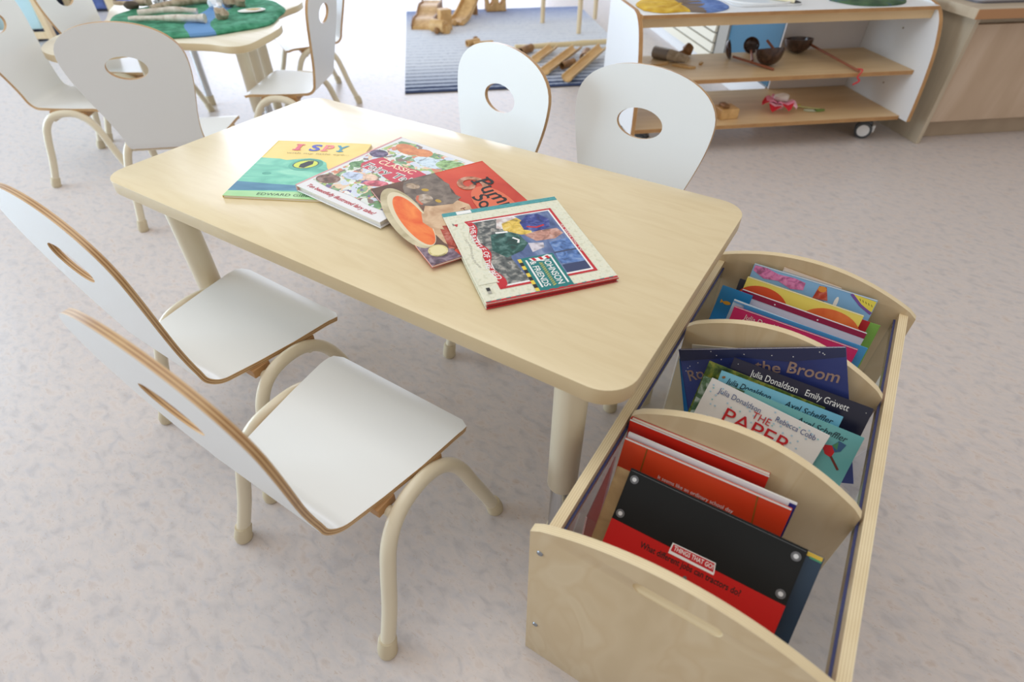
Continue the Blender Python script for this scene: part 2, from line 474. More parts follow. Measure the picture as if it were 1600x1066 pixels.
# ------------------------------------------------------------------ clover table with its mat
CX, CY, CZ = -1.432, 1.148, 0.48
ct = empty('clover_table', (CX, CY, 0), 0, 'clover shaped pale table with lobed top and cream legs behind the white chairs', 'table')
lobes = [(22.4, .463), (34.6, .415), (50.3, .39), (62.3, .454), (69.2, .519), (79, .59), (90, .60), (105, .56), (120, .46), (135, .40), (150, .47), (160, .58), (169.9, .635), (178, .605), (189.5, .49), (203, .40),
         (215.2, .365), (229, .391), (242.4, .486), (254.2, .547), (265.5, .596), (275.7, .615), (284, .60), (294, .52), (305, .44), (313, .40), (322, .41), (336, .487), (341, .56), (345, .588), (350, .58), (358.7, .538), (366.3, .512), (374.7, .489)]
out = [(r*math.cos(math.radians(t)), r*math.sin(math.radians(t)), 0) for t, r in lobes]
out = [(p.x, p.y) for p in smooth_path(out+[out[0]], 4)[:-1]]
M_TOP2 = noise_mat('white_maple_laminate', [(0.3, (232, 222, 196)), (0.7, (242, 234, 212))], (1, 12, 1), 4, 4, 0.4, 0.28)
T = MB(); T.prism(out, CZ-0.028, CZ, 0, 1); T.build('tabletop', [M_TOP2, M_TOPEDGE], ct, True, 0.002)
for lx, ly, zs in ((-1.035, 1.11, 0.16), (-1.405, 1.478, 0.16), (-1.354, 0.859, 0.16), (-1.755, 1.318, 0.30), (-1.20, 1.274, 0.16)):
    table_leg(ct, lx-CX, ly-CY, CZ-0.028, 0.026, zs)

MX, MY = -1.405, 1.206
mb = MB(); prof = []
n = 64
rows = []
for j in range(9):
    f = (0.03, 0.2, 0.4, 0.6, 0.8, 0.93, 0.985, 1.0, 0.985)[j]
    row = []
    for i in range(n):
        t = 2*PI*i/n
        r = f*(0.372+0.010*math.sin(5*t+1)+0.008*math.sin(9*t))
        z = (0.016, 0.016, 0.017, 0.016, 0.018, 0.020, 0.016, 0.008, 0.001)[j]+0.003*math.sin(7*t+3*j)*(1 if 1 < j < 6 else 0)
        row.append((r*math.cos(t), r*math.sin(t), z))
    rows.append(mb.add(row))
def stream_here(x, y):
    # a blue felt stream wandering over the mat
    c = 0.035*math.sin(9*y)
    u = x*0.86-y*0.5
    v = x*0.5+y*0.86
    return abs((u-0.20)*0.9+0.9*(v+0.05)*0.55) < 0.055
mb.face([rows[0]+i for i in range(n)], 0)
for j in range(8):
    for i in range(n):
        q = [rows[j]+i, rows[j]+(i+1) % n, rows[j+1]+(i+1) % n, rows[j+1]+i]
        mb.face(q, 0)
M_FELT = mat('green_felt', (40, 128, 92), 0.9)
Nn, Ll, pp = nodes_of(M_FELT)
tc = Nn.new('ShaderNodeTexCoord'); nz = Nn.new('ShaderNodeTexNoise'); nz.inputs['Scale'].default_value = 30; nz.inputs['Detail'].default_value = 4
Ll.new(tc.outputs['Object'], nz.inputs['Vector'])
r1 = ramp(Nn, [(0.35, (46, 122, 88)), (0.65, (86, 164, 130))]); Ll.new(nz.outputs['Fac'], r1.inputs[0])
sp = Nn.new('ShaderNodeSeparateXYZ'); Ll.new(tc.outputs['Object'], sp.inputs[0])
sn = Nn.new('ShaderNodeMath'); sn.operation = 'SINE'
m9 = Nn.new('ShaderNodeMath'); m9.operation = 'MULTIPLY'; m9.inputs[1].default_value = 9.0
dd = Nn.new('ShaderNodeVectorMath'); dd.operation = 'DOT_PRODUCT'; dd.inputs[1].default_value = (0.75, -0.66, 0)
ee = Nn.new('ShaderNodeVectorMath'); ee.operation = 'DOT_PRODUCT'; ee.inputs[1].default_value = (0.66, 0.75, 0)
Ll.new(tc.outputs['Object'], dd.inputs[0]); Ll.new(tc.outputs['Object'], ee.inputs[0])
Ll.new(dd.outputs['Value'], m9.inputs[0]); Ll.new(m9.outputs[0], sn.inputs[0])
s1 = Nn.new('ShaderNodeMath'); s1.operation = 'MULTIPLY_ADD'; s1.inputs[1].default_value = 0.035; Ll.new(sn.outputs[0], s1.inputs[0]); Ll.new(ee.outputs['Value'], s1.inputs[2])
s2 = Nn.new('ShaderNodeMath'); s2.operation = 'ADD'; s2.inputs[1].default_value = -0.045; Ll.new(s1.outputs[0], s2.inputs[0])
s3 = Nn.new('ShaderNodeMath'); s3.operation = 'ABSOLUTE'; Ll.new(s2.outputs[0], s3.inputs[0])
s4 = Nn.new('ShaderNodeMath'); s4.operation = 'LESS_THAN'; s4.inputs[1].default_value = 0.052; Ll.new(s3.outputs[0], s4.inputs[0])
mx = Nn.new('ShaderNodeMix'); mx.data_type = 'RGBA'; Ll.new(s4.outputs[0], mx.inputs['Factor']); Ll.new(r1.outputs[0], mx.inputs['A']); mx.inputs['B'].default_value = lin((104, 150, 200))
Ll.new(mx.outputs['Result'], pp.inputs['Base Color'])
tag(mb.build('felt_mat', M_FELT, None, True, 0, (MX, MY, CZ)), 'round green felt mat with a blue stream on the clover table', 'mat')

M_DRIFT = noise_mat('driftwood', [(0.3, (150, 128, 104)), (0.7, (206, 190, 166))], (1, 1, 1), 40, 4, 0.5, 0.75, 0.3)
M_DRIFTP = noise_mat('pale_driftwood', [(0.3, (190, 176, 158)), (0.7, (232, 224, 212))], (1, 1, 1), 40, 4, 0.5, 0.75, 0.3)
ZM = CZ+0.019
def stick(name, pts, rs, m, label, cat, group=None, branch=None):
    base = Vector(pts[0]); mb = MB()
    P = smooth_path([Vector(p)-Vector((base.x, base.y, 0)) for p in pts], 4)
    R = [rs[0]+(rs[1]-rs[0])*i/(len(P)-1)+0.0016*math.sin(i*1.7) for i in range(len(P))]
    mb.tube(P, R, 9)
    if branch:
        mb.tube([Vector(p)-Vector((base.x, base.y, 0)) for p in branch], [0.010, 0.011, 0.007][:len(branch)], 8)
    return tag(mb.build(name, m, None, True, 0, (base.x, base.y, 0)), label, cat, group)
G = 'driftwood on the felt mat'
stick('driftwood', [(-1.519, 0.946, ZM+0.013), (-1.37, 1.035, ZM+0.016), (-1.235, 1.118, ZM+0.015)], (0.008, 0.018), M_DRIFTP, 'long pale driftwood stick lying nearest the front edge of the green mat', 'driftwood', G)
stick('driftwood', [(-1.575, 1.025, ZM+0.014), (-1.47, 1.11, ZM+0.024), (-1.385, 1.185, ZM+0.015)], (0.014, 0.012), M_DRIFTP, 'short pale driftwood stick just behind the long front one on the mat', 'driftwood', G)
stick('driftwood', [(-1.60, 1.10, ZM+0.017), (-1.60, 1.24, ZM+0.020), (-1.575, 1.375, ZM+0.019)], (0.013, 0.021), M_DRIFT, 'thick brown driftwood branch in the middle of the green mat', 'driftwood', G)
stick('driftwood', [(-1.885, 1.09, ZM+0.012), (-1.78, 1.14, ZM+0.016), (-1.715, 1.165, ZM+0.02)], (0.007, 0.018), M_DRIFT, 'forked grey driftwood at the left end of the green mat', 'driftwood', G, [(-1.735, 1.155, ZM+0.02), (-1.80, 1.20, ZM+0.035), (-1.86, 1.26, ZM+0.03)])
stick('driftwood', [(-1.78, 1.34, ZM+0.014), (-1.70, 1.40, ZM+0.018), (-1.63, 1.46, ZM+0.014)], (0.011, 0.012), M_DRIFT, 'brown driftwood at the back of the green mat, cut by the photo edge', 'driftwood', G)
def blob_thing(name, c, r, m, label, cat, seed=0, amp=0.12, group=None, rot=None):
    mb = MB(); mb.blob((0, 0, r[2]*0.92), r, seed, amp, 14, 9, 0, rot)
    return tag(mb.build(name, m, None, True, 0, c), label, cat, group)
blob_thing('stone', (-1.752, 1.098, CZ+0.018), (0.036, 0.030, 0.018), mat('dark_stone', (84, 72, 60), 0.7), 'dark brown flat stone under the forked driftwood on the mat', 'stone', 3)
blob_thing('crystal', (-1.700, 1.215, CZ+0.019), (0.034, 0.028, 0.026), noise_mat('crystal_mix', [(0.4, (90, 70, 70)), (0.55, (240, 240, 250)), (0.7, (180, 180, 200))], (1, 1, 1), 60, 3, 0, 0.15), 'glittering white and dark crystal on the green mat', 'crystal', 5, 0.2)
mb = MB(); mb.blob((0, 0, 0.03), (0.034, 0.028, 0.034), 8, 0.22, 14, 9); mb.blob((0.03, -0.01, 0.014), (0.022, 0.018, 0.014), 4, 0.2); mb.blob((0.005, 0.0, 0.062), (0.018, 0.016, 0.016), 2, 0.2)
tag(mb.build('coral', mat('white_coral', (238, 236, 238), 0.6), None, True, 0, (-1.435, 1.318, CZ+0.016)), 'white knobbly coral piece beside the brown branch on the mat', 'coral')
mb = MB(); mb.blob((0, 0, 0.024), (0.032, 0.026, 0.024), 9, 0.2); mb.blob((0.035, 0.03, 0.026), (0.03, 0.026, 0.026), 12, 0.2)
tag(mb.build('driftwood', M_DRIFT, None, True, 0, (-1.418, 1.378, CZ+0.016)), 'brown knobbly wood lump right behind the white coral', 'driftwood', G)
blob_thing('stone', (-1.49, 1.55, CZ+0.016), (0.045, 0.035, 0.024), mat('black_stone', (46, 44, 58), 0.35), 'dark blue black stone at the back right of the green mat', 'stone', 6)
sh = empty('seashell', (-1.238, 1.362, CZ+0.017), 0.9, 'flat white shell with a golden middle at the right of the mat', 'shell')
mb = MB(); mb.blob((0, 0, 0.007), (0.062, 0.036, 0.006), 2, 0.08, 18, 6); mb.build('shell_body', mat('shell_white', (242, 240, 234), 0.4), sh, True)
mb = MB(); mb.blob((0.004, -0.004, 0.011), (0.036, 0.017, 0.004), 3, 0.1, 14, 5); mb.build('shell_middle', mat('shell_gold', (206, 176, 110), 0.4), sh, True)
blob_thing('pine_stub', (-1.232, 1.20, CZ+0.017), (0.026, 0.024, 0.024), M_DRIFT, 'small round brown wooden stub beside the blue stream', 'wood stub', 11, 0.2)

# ------------------------------------------------------------------ rug and the wooden toys on it
def rug():
    a0, a1, b0, b1 = 0.56, 2.07, 2.165, 4.27
    mb = MB(); NB = 30; prev = None
    for j in range(NB*4+1):
        b = b0+(b1-b0)*j/(NB*4)
        z = 0.006+0.0055*abs(math.sin(PI*j/4))
        s = mb.add([(a0, b, 0), (a0, b, z), (a1, b, z), (a1, b, 0)])
        if prev is not None:
            for k in range(3): mb.face([prev+k, prev+k+1, s+k+1, s+k])
        prev = s
    o = mb.build('rug', rug_mat(b0, b1), None, False, 0, (0, 0, 0), RA)
    tag(o, 'ribbed rug striped in navy, pale blue and white', 'rug')
def rug_mat(b0, b1):
    m = mat('rug_weave', (200, 210, 225), 0.95)
    N, L, p = nodes_of(m)
    tc = N.new('ShaderNodeTexCoord'); sx = N.new('ShaderNodeSeparateXYZ'); L.new(tc.outputs['Object'], sx.inputs[0])
    mr = N.new('ShaderNodeMapRange'); mr.inputs['From Min'].default_value = b0; mr.inputs['From Max'].default_value = b1; L.new(sx.outputs['Y'], mr.inputs['Value'])
    # share of dark yarn across the rug, woven in thin lines
    r = ramp(N, [(0.0, (255, 255, 255)), (0.02, (236, 236, 236)), (0.07, (180, 180, 180)), (0.15, (132, 132, 132)), (0.28, (92, 92, 92)), (0.45, (76, 76, 76)), (0.70, (84, 84, 84)), (0.86, (150, 150, 150)), (0.95, (215, 215, 215)), (1.0, (240, 240, 240))])
    L.new(mr.outputs[0], r.inputs[0])
    ml = N.new('ShaderNodeMath'); ml.operation = 'MULTIPLY'; ml.inputs[1].default_value = 30*PI/(b1-b0)
    sb = N.new('ShaderNodeMath'); sb.operation = 'SUBTRACT'; sb.inputs[1].default_value = b0; L.new(sx.outputs['Y'], sb.inputs[0]); L.new(sb.outputs[0], ml.inputs[0])
    sn = N.new('ShaderNodeMath'); sn.operation = 'SINE'; L.new(ml.outputs[0], sn.inputs[0])
    ab = N.new('ShaderNodeMath'); ab.operation = 'ABSOLUTE'; L.new(sn.outputs[0], ab.inputs[0])
    wn = N.new('ShaderNodeTexNoise'); wn.inputs['Scale'].default_value = 60; L.new(tc.outputs['Object'], wn.inputs['Vector'])
    an = N.new('ShaderNodeMath'); an.operation = 'MULTIPLY_ADD'; an.inputs[1].default_value = 0.5; L.new(wn.outputs['Fac'], an.inputs[0]); L.new(ab.outputs[0], an.inputs[2])
    a2 = N.new('ShaderNodeMath'); a2.operation = 'ADD'; a2.inputs[1].default_value = -0.25; L.new(an.outputs[0], a2.inputs[0])
    lt = N.new('ShaderNodeMath'); lt.operation = 'LESS_THAN'
    mk = N.new('ShaderNodeMath'); mk.operation = 'MULTIPLY'; mk.inputs[1].default_value = 1.04; L.new(r.outputs[0], mk.inputs[0])
    L.new(a2.outputs[0], lt.inputs[0]); L.new(mk.outputs[0], lt.inputs[1])
    dk = ramp(N, [(0.0, (50, 64, 100)), (0.25, (70, 86, 124)), (0.6, (128, 144, 178)), (1.0, (96, 116, 174))]); L.new(mr.outputs[0], dk.inputs[0])
    lg = ramp(N, [(0.0, (170, 182, 204)), (0.25, (214, 218, 226)), (0.7, (222, 226, 234)), (1.0, (176, 190, 222))]); L.new(mr.outputs[0], lg.inputs[0])
    mx = N.new('ShaderNodeMix'); mx.data_type = 'RGBA'
    L.new(lt.outputs[0], mx.inputs['Factor']); L.new(lg.outputs[0], mx.inputs['A']); L.new(dk.outputs[0], mx.inputs['B']); L.new(mx.outputs['Result'], p.inputs['Base Color'])
    return m
rug()
ZR = 0.012
def rthing(name, a, b, z, rot, label, cat, group=None):
    return empty(name, room(a, b, z), RA+rot, label, cat, group)
# wavy ramp block
wb = rthing('wooden_ramp', 0.735, 3.90, ZR, -0.16, 'low wavy wooden ramp block at the left back of the rug', 'wooden toy')
mb = MB(); prof = []
for i in range(25):
    y = -0.31+0.62*i/24; prof.append((y, 0.028+0.062*(i/24)+0.012*math.sin(i*0.52-0.6)))
prof += [(0.31, 0.0), (0.20, 0.0), (0.16, 0.03), (0.10, 0.0), (-0.31, 0.0)]
mb.prism(prof, -0.075, 0.075, 0, 0, 'x'); mb.build('ramp_deck', M_WOOD, wb, True)
for x in (-0.08, 0.08):
    mb = MB(); mb.prism([(p[0], p[1]+(0.014 if i < 25 else 0)) for i, p in enumerate(prof)], x-0.006, x+0.006, 0, 0, 'x'); mb.build('ramp_side', M_WOODD, wb)
# stacked blocks
bl = rthing('wooden_block', 0.86, 3.58, ZR, 0.3, 'upright arched wooden block beside the ramp on the rug', 'wooden toy')
mb = MB(); mb.box(-0.045, -0.04, 0, 0.045, 0.04, 0.14); mb.build('block_body', M_WOOD, bl, False, 0.006)
b2 = rthing('wooden_block', 0.80, 3.50, ZR, 0.1, 'round end wooden block lying before the upright block', 'wooden toy')
mb = MB(); mb.tube([(-0.04, 0.03, 0.045), (0.05, -0.05, 0.045)], 0.044, 14); mb.build('block_body', M_WOOD, b2, True, 0.004)
b3 = rthing('wooden_cylinder', 0.86, 3.47, ZR, 0, 'short standing wooden peg before the block group on the rug', 'wooden toy')
mb = MB(); mb.lathe([(0.03, 0), (0.034, 0.01), (0.034, 0.05), (0.026, 0.056)], 14); mb.build('peg_body', M_WOOD, b3, True)
for a, b, lab in ((0.79, 3.44, 'tiny wooden ball alone on the rug, left of the slide'), (0.935, 3.68, 'wooden ball at the foot of the wooden slide'), (1.055, 3.15, 'dark wooden ball among the small pegs behind the chair')):
    mb = MB(); mb.lathe([(0.001, 0), (0.014, 0.005), (0.022, 0.02), (0.022, 0.028), (0.014, 0.042), (0.001, 0.047)], 14)
    tag(mb.build('wooden_ball', M_WOODD if '0.79' in str(a) or a > 1 else M_WOOD, None, True, 0, room(a, b, ZR)), lab, 'ball', 'wooden balls on the rug')
# slide
sl = rthing('wooden_slide', 0.945, 3.70, ZR, 0, 'curved wooden slide chute rising at the back of the rug', 'wooden toy')
mb = MB(); prev = None
path = smooth_path([(0, 0, 0.012), (0.06, 0.12, 0.03), (0.13, 0.25, 0.10), (0.185, 0.33, 0.19), (0.225, 0.39, 0.30)], 5)
for i, p in enumerate(path):
    t = (path[min(i+1, len(path)-1)]-path[max(i-1, 0)]).normalized(); sd = t.cross(Vector((0, 0, 1))).normalized(); up = sd.cross(t)
    ring = [p-sd*0.066+up*0.03, p-sd*0.055+up*0.03, p-sd*0.052+up*0.012, p+sd*0.052+up*0.012, p+sd*0.055+up*0.03, p+sd*0.066+up*0.03, p+sd*0.066-up*0.01, p-sd*0.066-up*0.01]
    s = mb.add(ring)
    if prev is not None:
        for k in range(8): mb.face([prev+k, prev+(k+1) % 8, s+(k+1) % 8, s+k])
    else: mb.face([s+k for k in range(8)])
    prev = s
mb.face([prev+k for k in reversed(range(8))])
mb.build('chute', M_WOOD, sl, True)
mb = MB(); mb.box(0.165, 0.33, 0, 0.205, 0.37, 0.19); mb.build('support', M_WOODD, sl)
# little tower frame with arches
tw = rthing('wooden_tower', 1.315, 4.19, ZR, 0.05, 'small wooden tower frame with arched openings at the back of the rug', 'wooden toy')
for y in (-0.045, 0.045):
    mb = MB()
    hl = lambda cx: ellipse(cx, 0.17, 0.029, 0.128, 0, 20)
    mb.prism([(-0.085, 0), (0.085, 0), (0.085, 0.34), (-0.085, 0.34)], y-0.009, y+0.009, 0, 0, 'y', [hl(-0.042), hl(0.042)])
    mb.build('arched_side', M_WOOD, tw)
for z in (0.015, 0.33):
    mb = MB(); mb.box(-0.075, -0.036, z-0.008, 0.075, 0.036, z+0.008); mb.build('deck', M_WOODD, tw)
# stool whose legs reach into the frame
st = rthing('wooden_stool', 1.86, 3.66, ZR, 0, 'thin legged pale wooden stool on the rug, only its legs in view', 'stool')
for lx, ly in ((-0.225, 0.03), (-0.015, -0.335), (0.22, 0.10)):
    mb = MB(); mb.tube([(lx, ly, 0), (lx*0.97, ly*0.97, 0.62)], [0.017, 0.019], 10); mb.build('leg', M_PALEWOOD, st, True)
mb = MB(); mb.lathe([(0.37, 0.62), (0.38, 0.626), (0.38, 0.644), (0.37, 0.65)], 30); mb.build('seat', M_PALEWOOD, st, True)
# gutters: half pipes of split bamboo
M_BAM = noise_mat('bamboo', [(0.3, (196, 152, 92)), (0.7, (226, 188, 128))], (6, 1, 6), 6, 3, 0.2, 0.45)
def gutter(p0, p1, z0, z1, r, label, m=M_BAM, flip=False):
    p0 = Vector(room(*p0)); p1 = Vector(room(*p1)); p0.z = z0; p1.z = z1
    d = p1-p0; t = d.normalized(); sd = t.cross(Vector((0, 0, 1))).normalized(); up = sd.cross(t)
    if flip: up = -up
    mb = MB(); prev = None; K = 9
    for i in range(8):
        c = d*(i/7); ring = []
        for rr in (r, r-0.006):
            for k in range(K):
                a = PI+PI*k/(K-1); 
                ring.append(c+sd*rr*math.cos(a)+up*(rr*math.sin(a)))
        s = mb.add(ring)
        if prev is not None:
            for k in range(K-1):
                mb.face([prev+k, prev+k+1, s+k+1, s+k]); mb.face([prev+K+k+1, prev+K+k, s+K+k, s+K+k+1])
            mb.face([prev, s, s+K, prev+K]); mb.face([prev+K-1, prev+2*K-1, s+2*K-1, s+K-1])
        if prev is None or i == 7:
            for k in range(K-1): mb.face([s+k, s+K+k, s+K+k+1, s+k+1])
        prev = s
    return tag(mb.build('bamboo_gutter', m, None, True, 0, p0), label, 'gutter', 'split bamboo gutters on the rug')
gutter((1.40, 2.62), (1.56, 2.85), ZR+0.036, ZR+0.05, 0.034, 'split bamboo gutter next to the near chair back, leftmost of the three')
gutter((1.41, 2.36), (1.705, 2.77), ZR+0.036, ZR+0.060, 0.036, 'split bamboo gutter in the middle of the three on the rug')
gutter((1.515, 2.205), (1.86, 2.68), ZR+0.038, ZR+0.085, 0.037, 'split bamboo gutter nearest the shelf unit, its end over the navy stripe')
pole = MB(); p0 = room(1.30, 2.88, ZR+0.030); p1 = room(2.02, 2.93, ZR+0.036)
pp_ = [p0.lerp(p1, i/12)-Vector((p0.x, p0.y, 0)) for i in range(13)]
pole.tube(pp_, [0.017+(0.003 if i % 4 == 0 else 0) for i in range(13)], 12)
tag(pole.build('bamboo_pole', mat('pale_bamboo', (226, 204, 158), 0.45), None, True, 0, (p0.x, p0.y, 0)), 'long pale bamboo pole lying across the rug behind the gutters', 'pole')
def hollow_tube(a, b, rot, r, L, label, m, z=None):
    mb = MB(); n = 16; s = []
    for x in (-L/2, L/2):
        for rr in (r, r*0.75): s.append(mb.add([(x, rr*math.cos(2*PI*k/n), rr*math.sin(2*PI*k/n)+r) for k in range(n)]))
    for k in range(n):
        j = (k+1) % n
        mb.face([s[0]+k, s[0]+j, s[2]+j, s[2]+k]); mb.face([s[1]+j, s[1]+k, s[3]+k, s[3]+j]); mb.face([s[0]+j, s[0]+k, s[1]+k, s[1]+j]); mb.face([s[2]+k, s[2]+j, s[3]+j, s[3]+k])
    return tag(mb.build('wooden_tube', m, None, True, 0, room(a, b, ZR if z is None else z), RA+rot), label, 'wooden toy')
hollow_tube(1.73, 2.63, 1.2, 0.032, 0.13, 'short hollow dark wooden tube between the two right gutters', M_WOODD)
hollow_tube(1.37, 2.84, 0.8, 0.026, 0.12, 'short wooden tube at the left end of the bamboo pole', M_WOODD)
hollow_tube(1.585, 2.50, 0.7, 0.022, 0.12, 'small brown tube lying in the gap between the gutters', M_WOODD)
hollow_tube(1.03, 3.09, 0.5, 0.022, 0.10, 'small pale peg lying behind the chair with the round hole', M_WOOD)
hollow_tube(1.10, 3.06, 0.1, 0.018, 0.14, 'thin pale peg just right of the small peg on the rug', M_WOOD)

# ------------------------------------------------------------------ wheeled shelf unit
su = empty('shelf_unit', room(2.2, 1.35, 0), RA, 'low white shelf unit on castors with two wooden shelves', 'shelf unit')
def side_panel(a0, a1):
    pts = [(-0.256, 0.118), (0.25, 0.118), (0.25, 0.575), (-0.085, 0.575)]
    pts = pts[:3]+[(p.x, p.y) for p in smooth_path([(-0.09, 0.575, 0), (-0.135, 0.562, 0), (-0.175, 0.526, 0), (-0.203, 0.470, 0), (-0.226, 0.40, 0), (-0.243, 0.30, 0), (-0.252, 0.20, 0), (-0.256, 0.118, 0)], 4)][:-1]
    mb = MB(); mb.prism(pts, a0-2.2, a1-2.2, 0, 1, 'x'); return mb.build('side_panel', [M_LAM2, M_SHELFE], su, True)
side_panel(1.555, 1.573)
rp = side_panel(2.87, 2.888)
for (y, z) in ((0.0, 0.45), (-0.02, 0.22), (0.1, 0.31)):
    mb = MB(); mb.tube([(2.8695-2.2, y, z), (2.8675-2.2, y, z)], 0.004, 8); mb.build('screw_cap', M_GREY, rp)
def plank(name, b0, b1, z0, z1, m, me, a0=1.574, a1=2.869):
    mb = MB(); mb.prism([(a0-2.2, b0-1.35), (a1-2.2, b0-1.35), (a1-2.2, b1-1.35), (a0-2.2, b1-1.35)], z0, z1, 0, 1); return mb.build(name, [m, me], su)
plank('shelf_top', 1.195, 1.60, 0.553, 0.567, M_LAM2, M_SHELFE)
plank('front_rail', 1.215, 1.235, 0.517, 0.5525, M_SHELFW, M_SHELFW)
plank('shelf_board', 1.18, 1.56, 0.300, 0.317, M_SHELFW, M_SHELFE)
plank('shelf_board', 1.147, 1.60, 0.110, 0.127, M_SHELFW, M_SHELFE)
mb = MB(); mb.box(2.442-2.2, 0.238, 0.128, 2.869-2.2, 0.249, 0.55); mb.build('back_panel', mat('shelf_back_panel', (214, 208, 206), 0.6), su)
def castor(a, b):
    c = MB()
    for y in (-0.017, 0.017):
        c.tube([(-0.0001+0, y-0.011, 0.038), (0, y+0.011, 0.038)], 0.038, 20)
    o = c.build('castor', M_GREYPL, su, True, 0.003, (a-2.2, b-1.35, 0), -0.62)
    d = MB()
    for y0, y1 in ((-0.031, -0.0285), (0.0285, 0.031)): d.tube([(0, y0, 0.038), (0, y1, 0.038)], 0.027, 18)
    d.build('hub_cap', M_WHITEPL, o, True)
    e = MB(); e.box(-0.028, -0.022, 0.066, 0.028, 0.022, 0.084); e.tube([(0, 0, 0.08), (0, 0, 0.112)], 0.012, 12); e.build('castor_fork', M_GREYPL, o, False, 0.004)
    f = MB(); f.box(0.032, -0.012, 0.030, 0.046, 0.012, 0.064); f.build('brake_pedal', M_WHITEPL, o, False, 0.003)
for a in (1.66, 2.785):
    for b in (1.235, 1.53): castor(a, b)

def felt_blob(name, pts, z, h, mats, label, cat, split=None):
    """soft flat felt piece with an irregular outline (room coordinates)"""
    n = len(pts); cx = sum(p[0] for p in pts)/n; cy = sum(p[1] for p in pts)/n
    sm = smooth_path([(p[0]-cx, p[1]-cy, 0) for p in pts+[pts[0]]], 5)[:-1]
    mb = MB(); rows = []
    for f, zz in ((0.05, h), (0.5, h*1.1), (0.85, h), (0.98, h*0.6), (1.0, 0.001)):
        rows.append(mb.add([(p.x*f, p.y*f, zz+0.002*math.sin(i)) if zz > 0.002 else (p.x, p.y, zz) for i, p in enumerate(sm)]))
    k = len(sm); mb.face([rows[0]+i for i in range(k)], 0)
    for j in range(4):
        for i in range(k):
            q = [rows[j]+i, rows[j]+(i+1) % k, rows[j+1]+(i+1) % k, rows[j+1]+i]
            x = sum(mb.v[t].x for t in q)/4
            mi = 0
            if split:
                for t, sv in enumerate(split):
                    if x > sv: mi = t+1
            mb.face(q, mi)
    return tag(mb.build(name, mats, None, True, 0, room(cx, cy, z), RA), label, cat)
felt_blob('felt_mat', [(1.60, 1.27), (1.66, 1.215), (1.76, 1.225), (1.86, 1.20), (1.96, 1.26), (1.98, 1.36), (1.92, 1.46), (1.78, 1.52), (1.66, 1.47), (1.60, 1.38)], 0.567, 0.010,
          [noise_mat('yellow_felt', [(0.3, (196, 150, 40)), (0.7, (226, 190, 70))], (1, 1, 1), 30, 3, 0, 0.9), mat('olive_felt', (120, 104, 92), 0.9), noise_mat('blue_felt', [(0.3, (76, 104, 168)), (0.7, (116, 146, 204))], (1, 1, 1), 30, 3, 0, 0.9)],
          'yellow and blue felt scene mat on top of the shelf unit, left end', 'mat', (0.0, 0.055))
felt_blob('felt_mat', [(2.46, 1.35), (2.51, 1.25), (2.61, 1.215), (2.72, 1.235), (2.79, 1.31), (2.78, 1.43), (2.68, 1.52), (2.55, 1.50)], 0.567, 0.012,
          [noise_mat('dark_green_felt', [(0.3, (46, 74, 56)), (0.55, (78, 104, 70)), (0.72, (50, 78, 110))], (1, 1, 1), 14, 3, 0, 0.9)], 'dark green and blue round felt mat on the right end of the shelf top', 'mat')
tr = empty('clear_tray', room(2.15, 1.40, 0.567), RA, 'clear plastic bag like tray lying in the middle of the shelf top', 'tray')
M_FILM = clear_mat('clear_film', (232, 236, 240), 0.2, 0.12)
mb = MB(); mb.prism(rounded(-0.15, -0.125, 0.16, 0.13, 0.05), 0.001, 0.006, 0, 0); mb.build('tray_floor', mat('frosted_sheet', (226, 228, 230), 0.35), tr, True)
ring = [(0.152*math.cos(2*PI*i/40)+0.005, 0.124*math.sin(2*PI*i/40), 0.009) for i in range(41)]
mb = MB(); mb.tube(ring, 0.004, 8); mb.build('tray_rim', M_WHITEPL, tr, True)
pn = empty('pencil', room(2.235, 1.33, 0.574), RA+2.2, 'short pencil with a dark tip on the clear tray', 'pencil')
mb = MB(); mb.tube([(-0.05, 0, 0.006), (0.06, 0, 0.006)], 0.006, 8); mb.build('barrel', mat('pencil_cream', (226, 214, 180), 0.5), pn, True)
mb = MB(); mb.tube([(-0.075, 0, 0.006), (-0.05, 0, 0.006)], [0.002, 0.006], 8); mb.build('pencil_tip', mat('pencil_dark', (40, 38, 36), 0.5), pn, True)

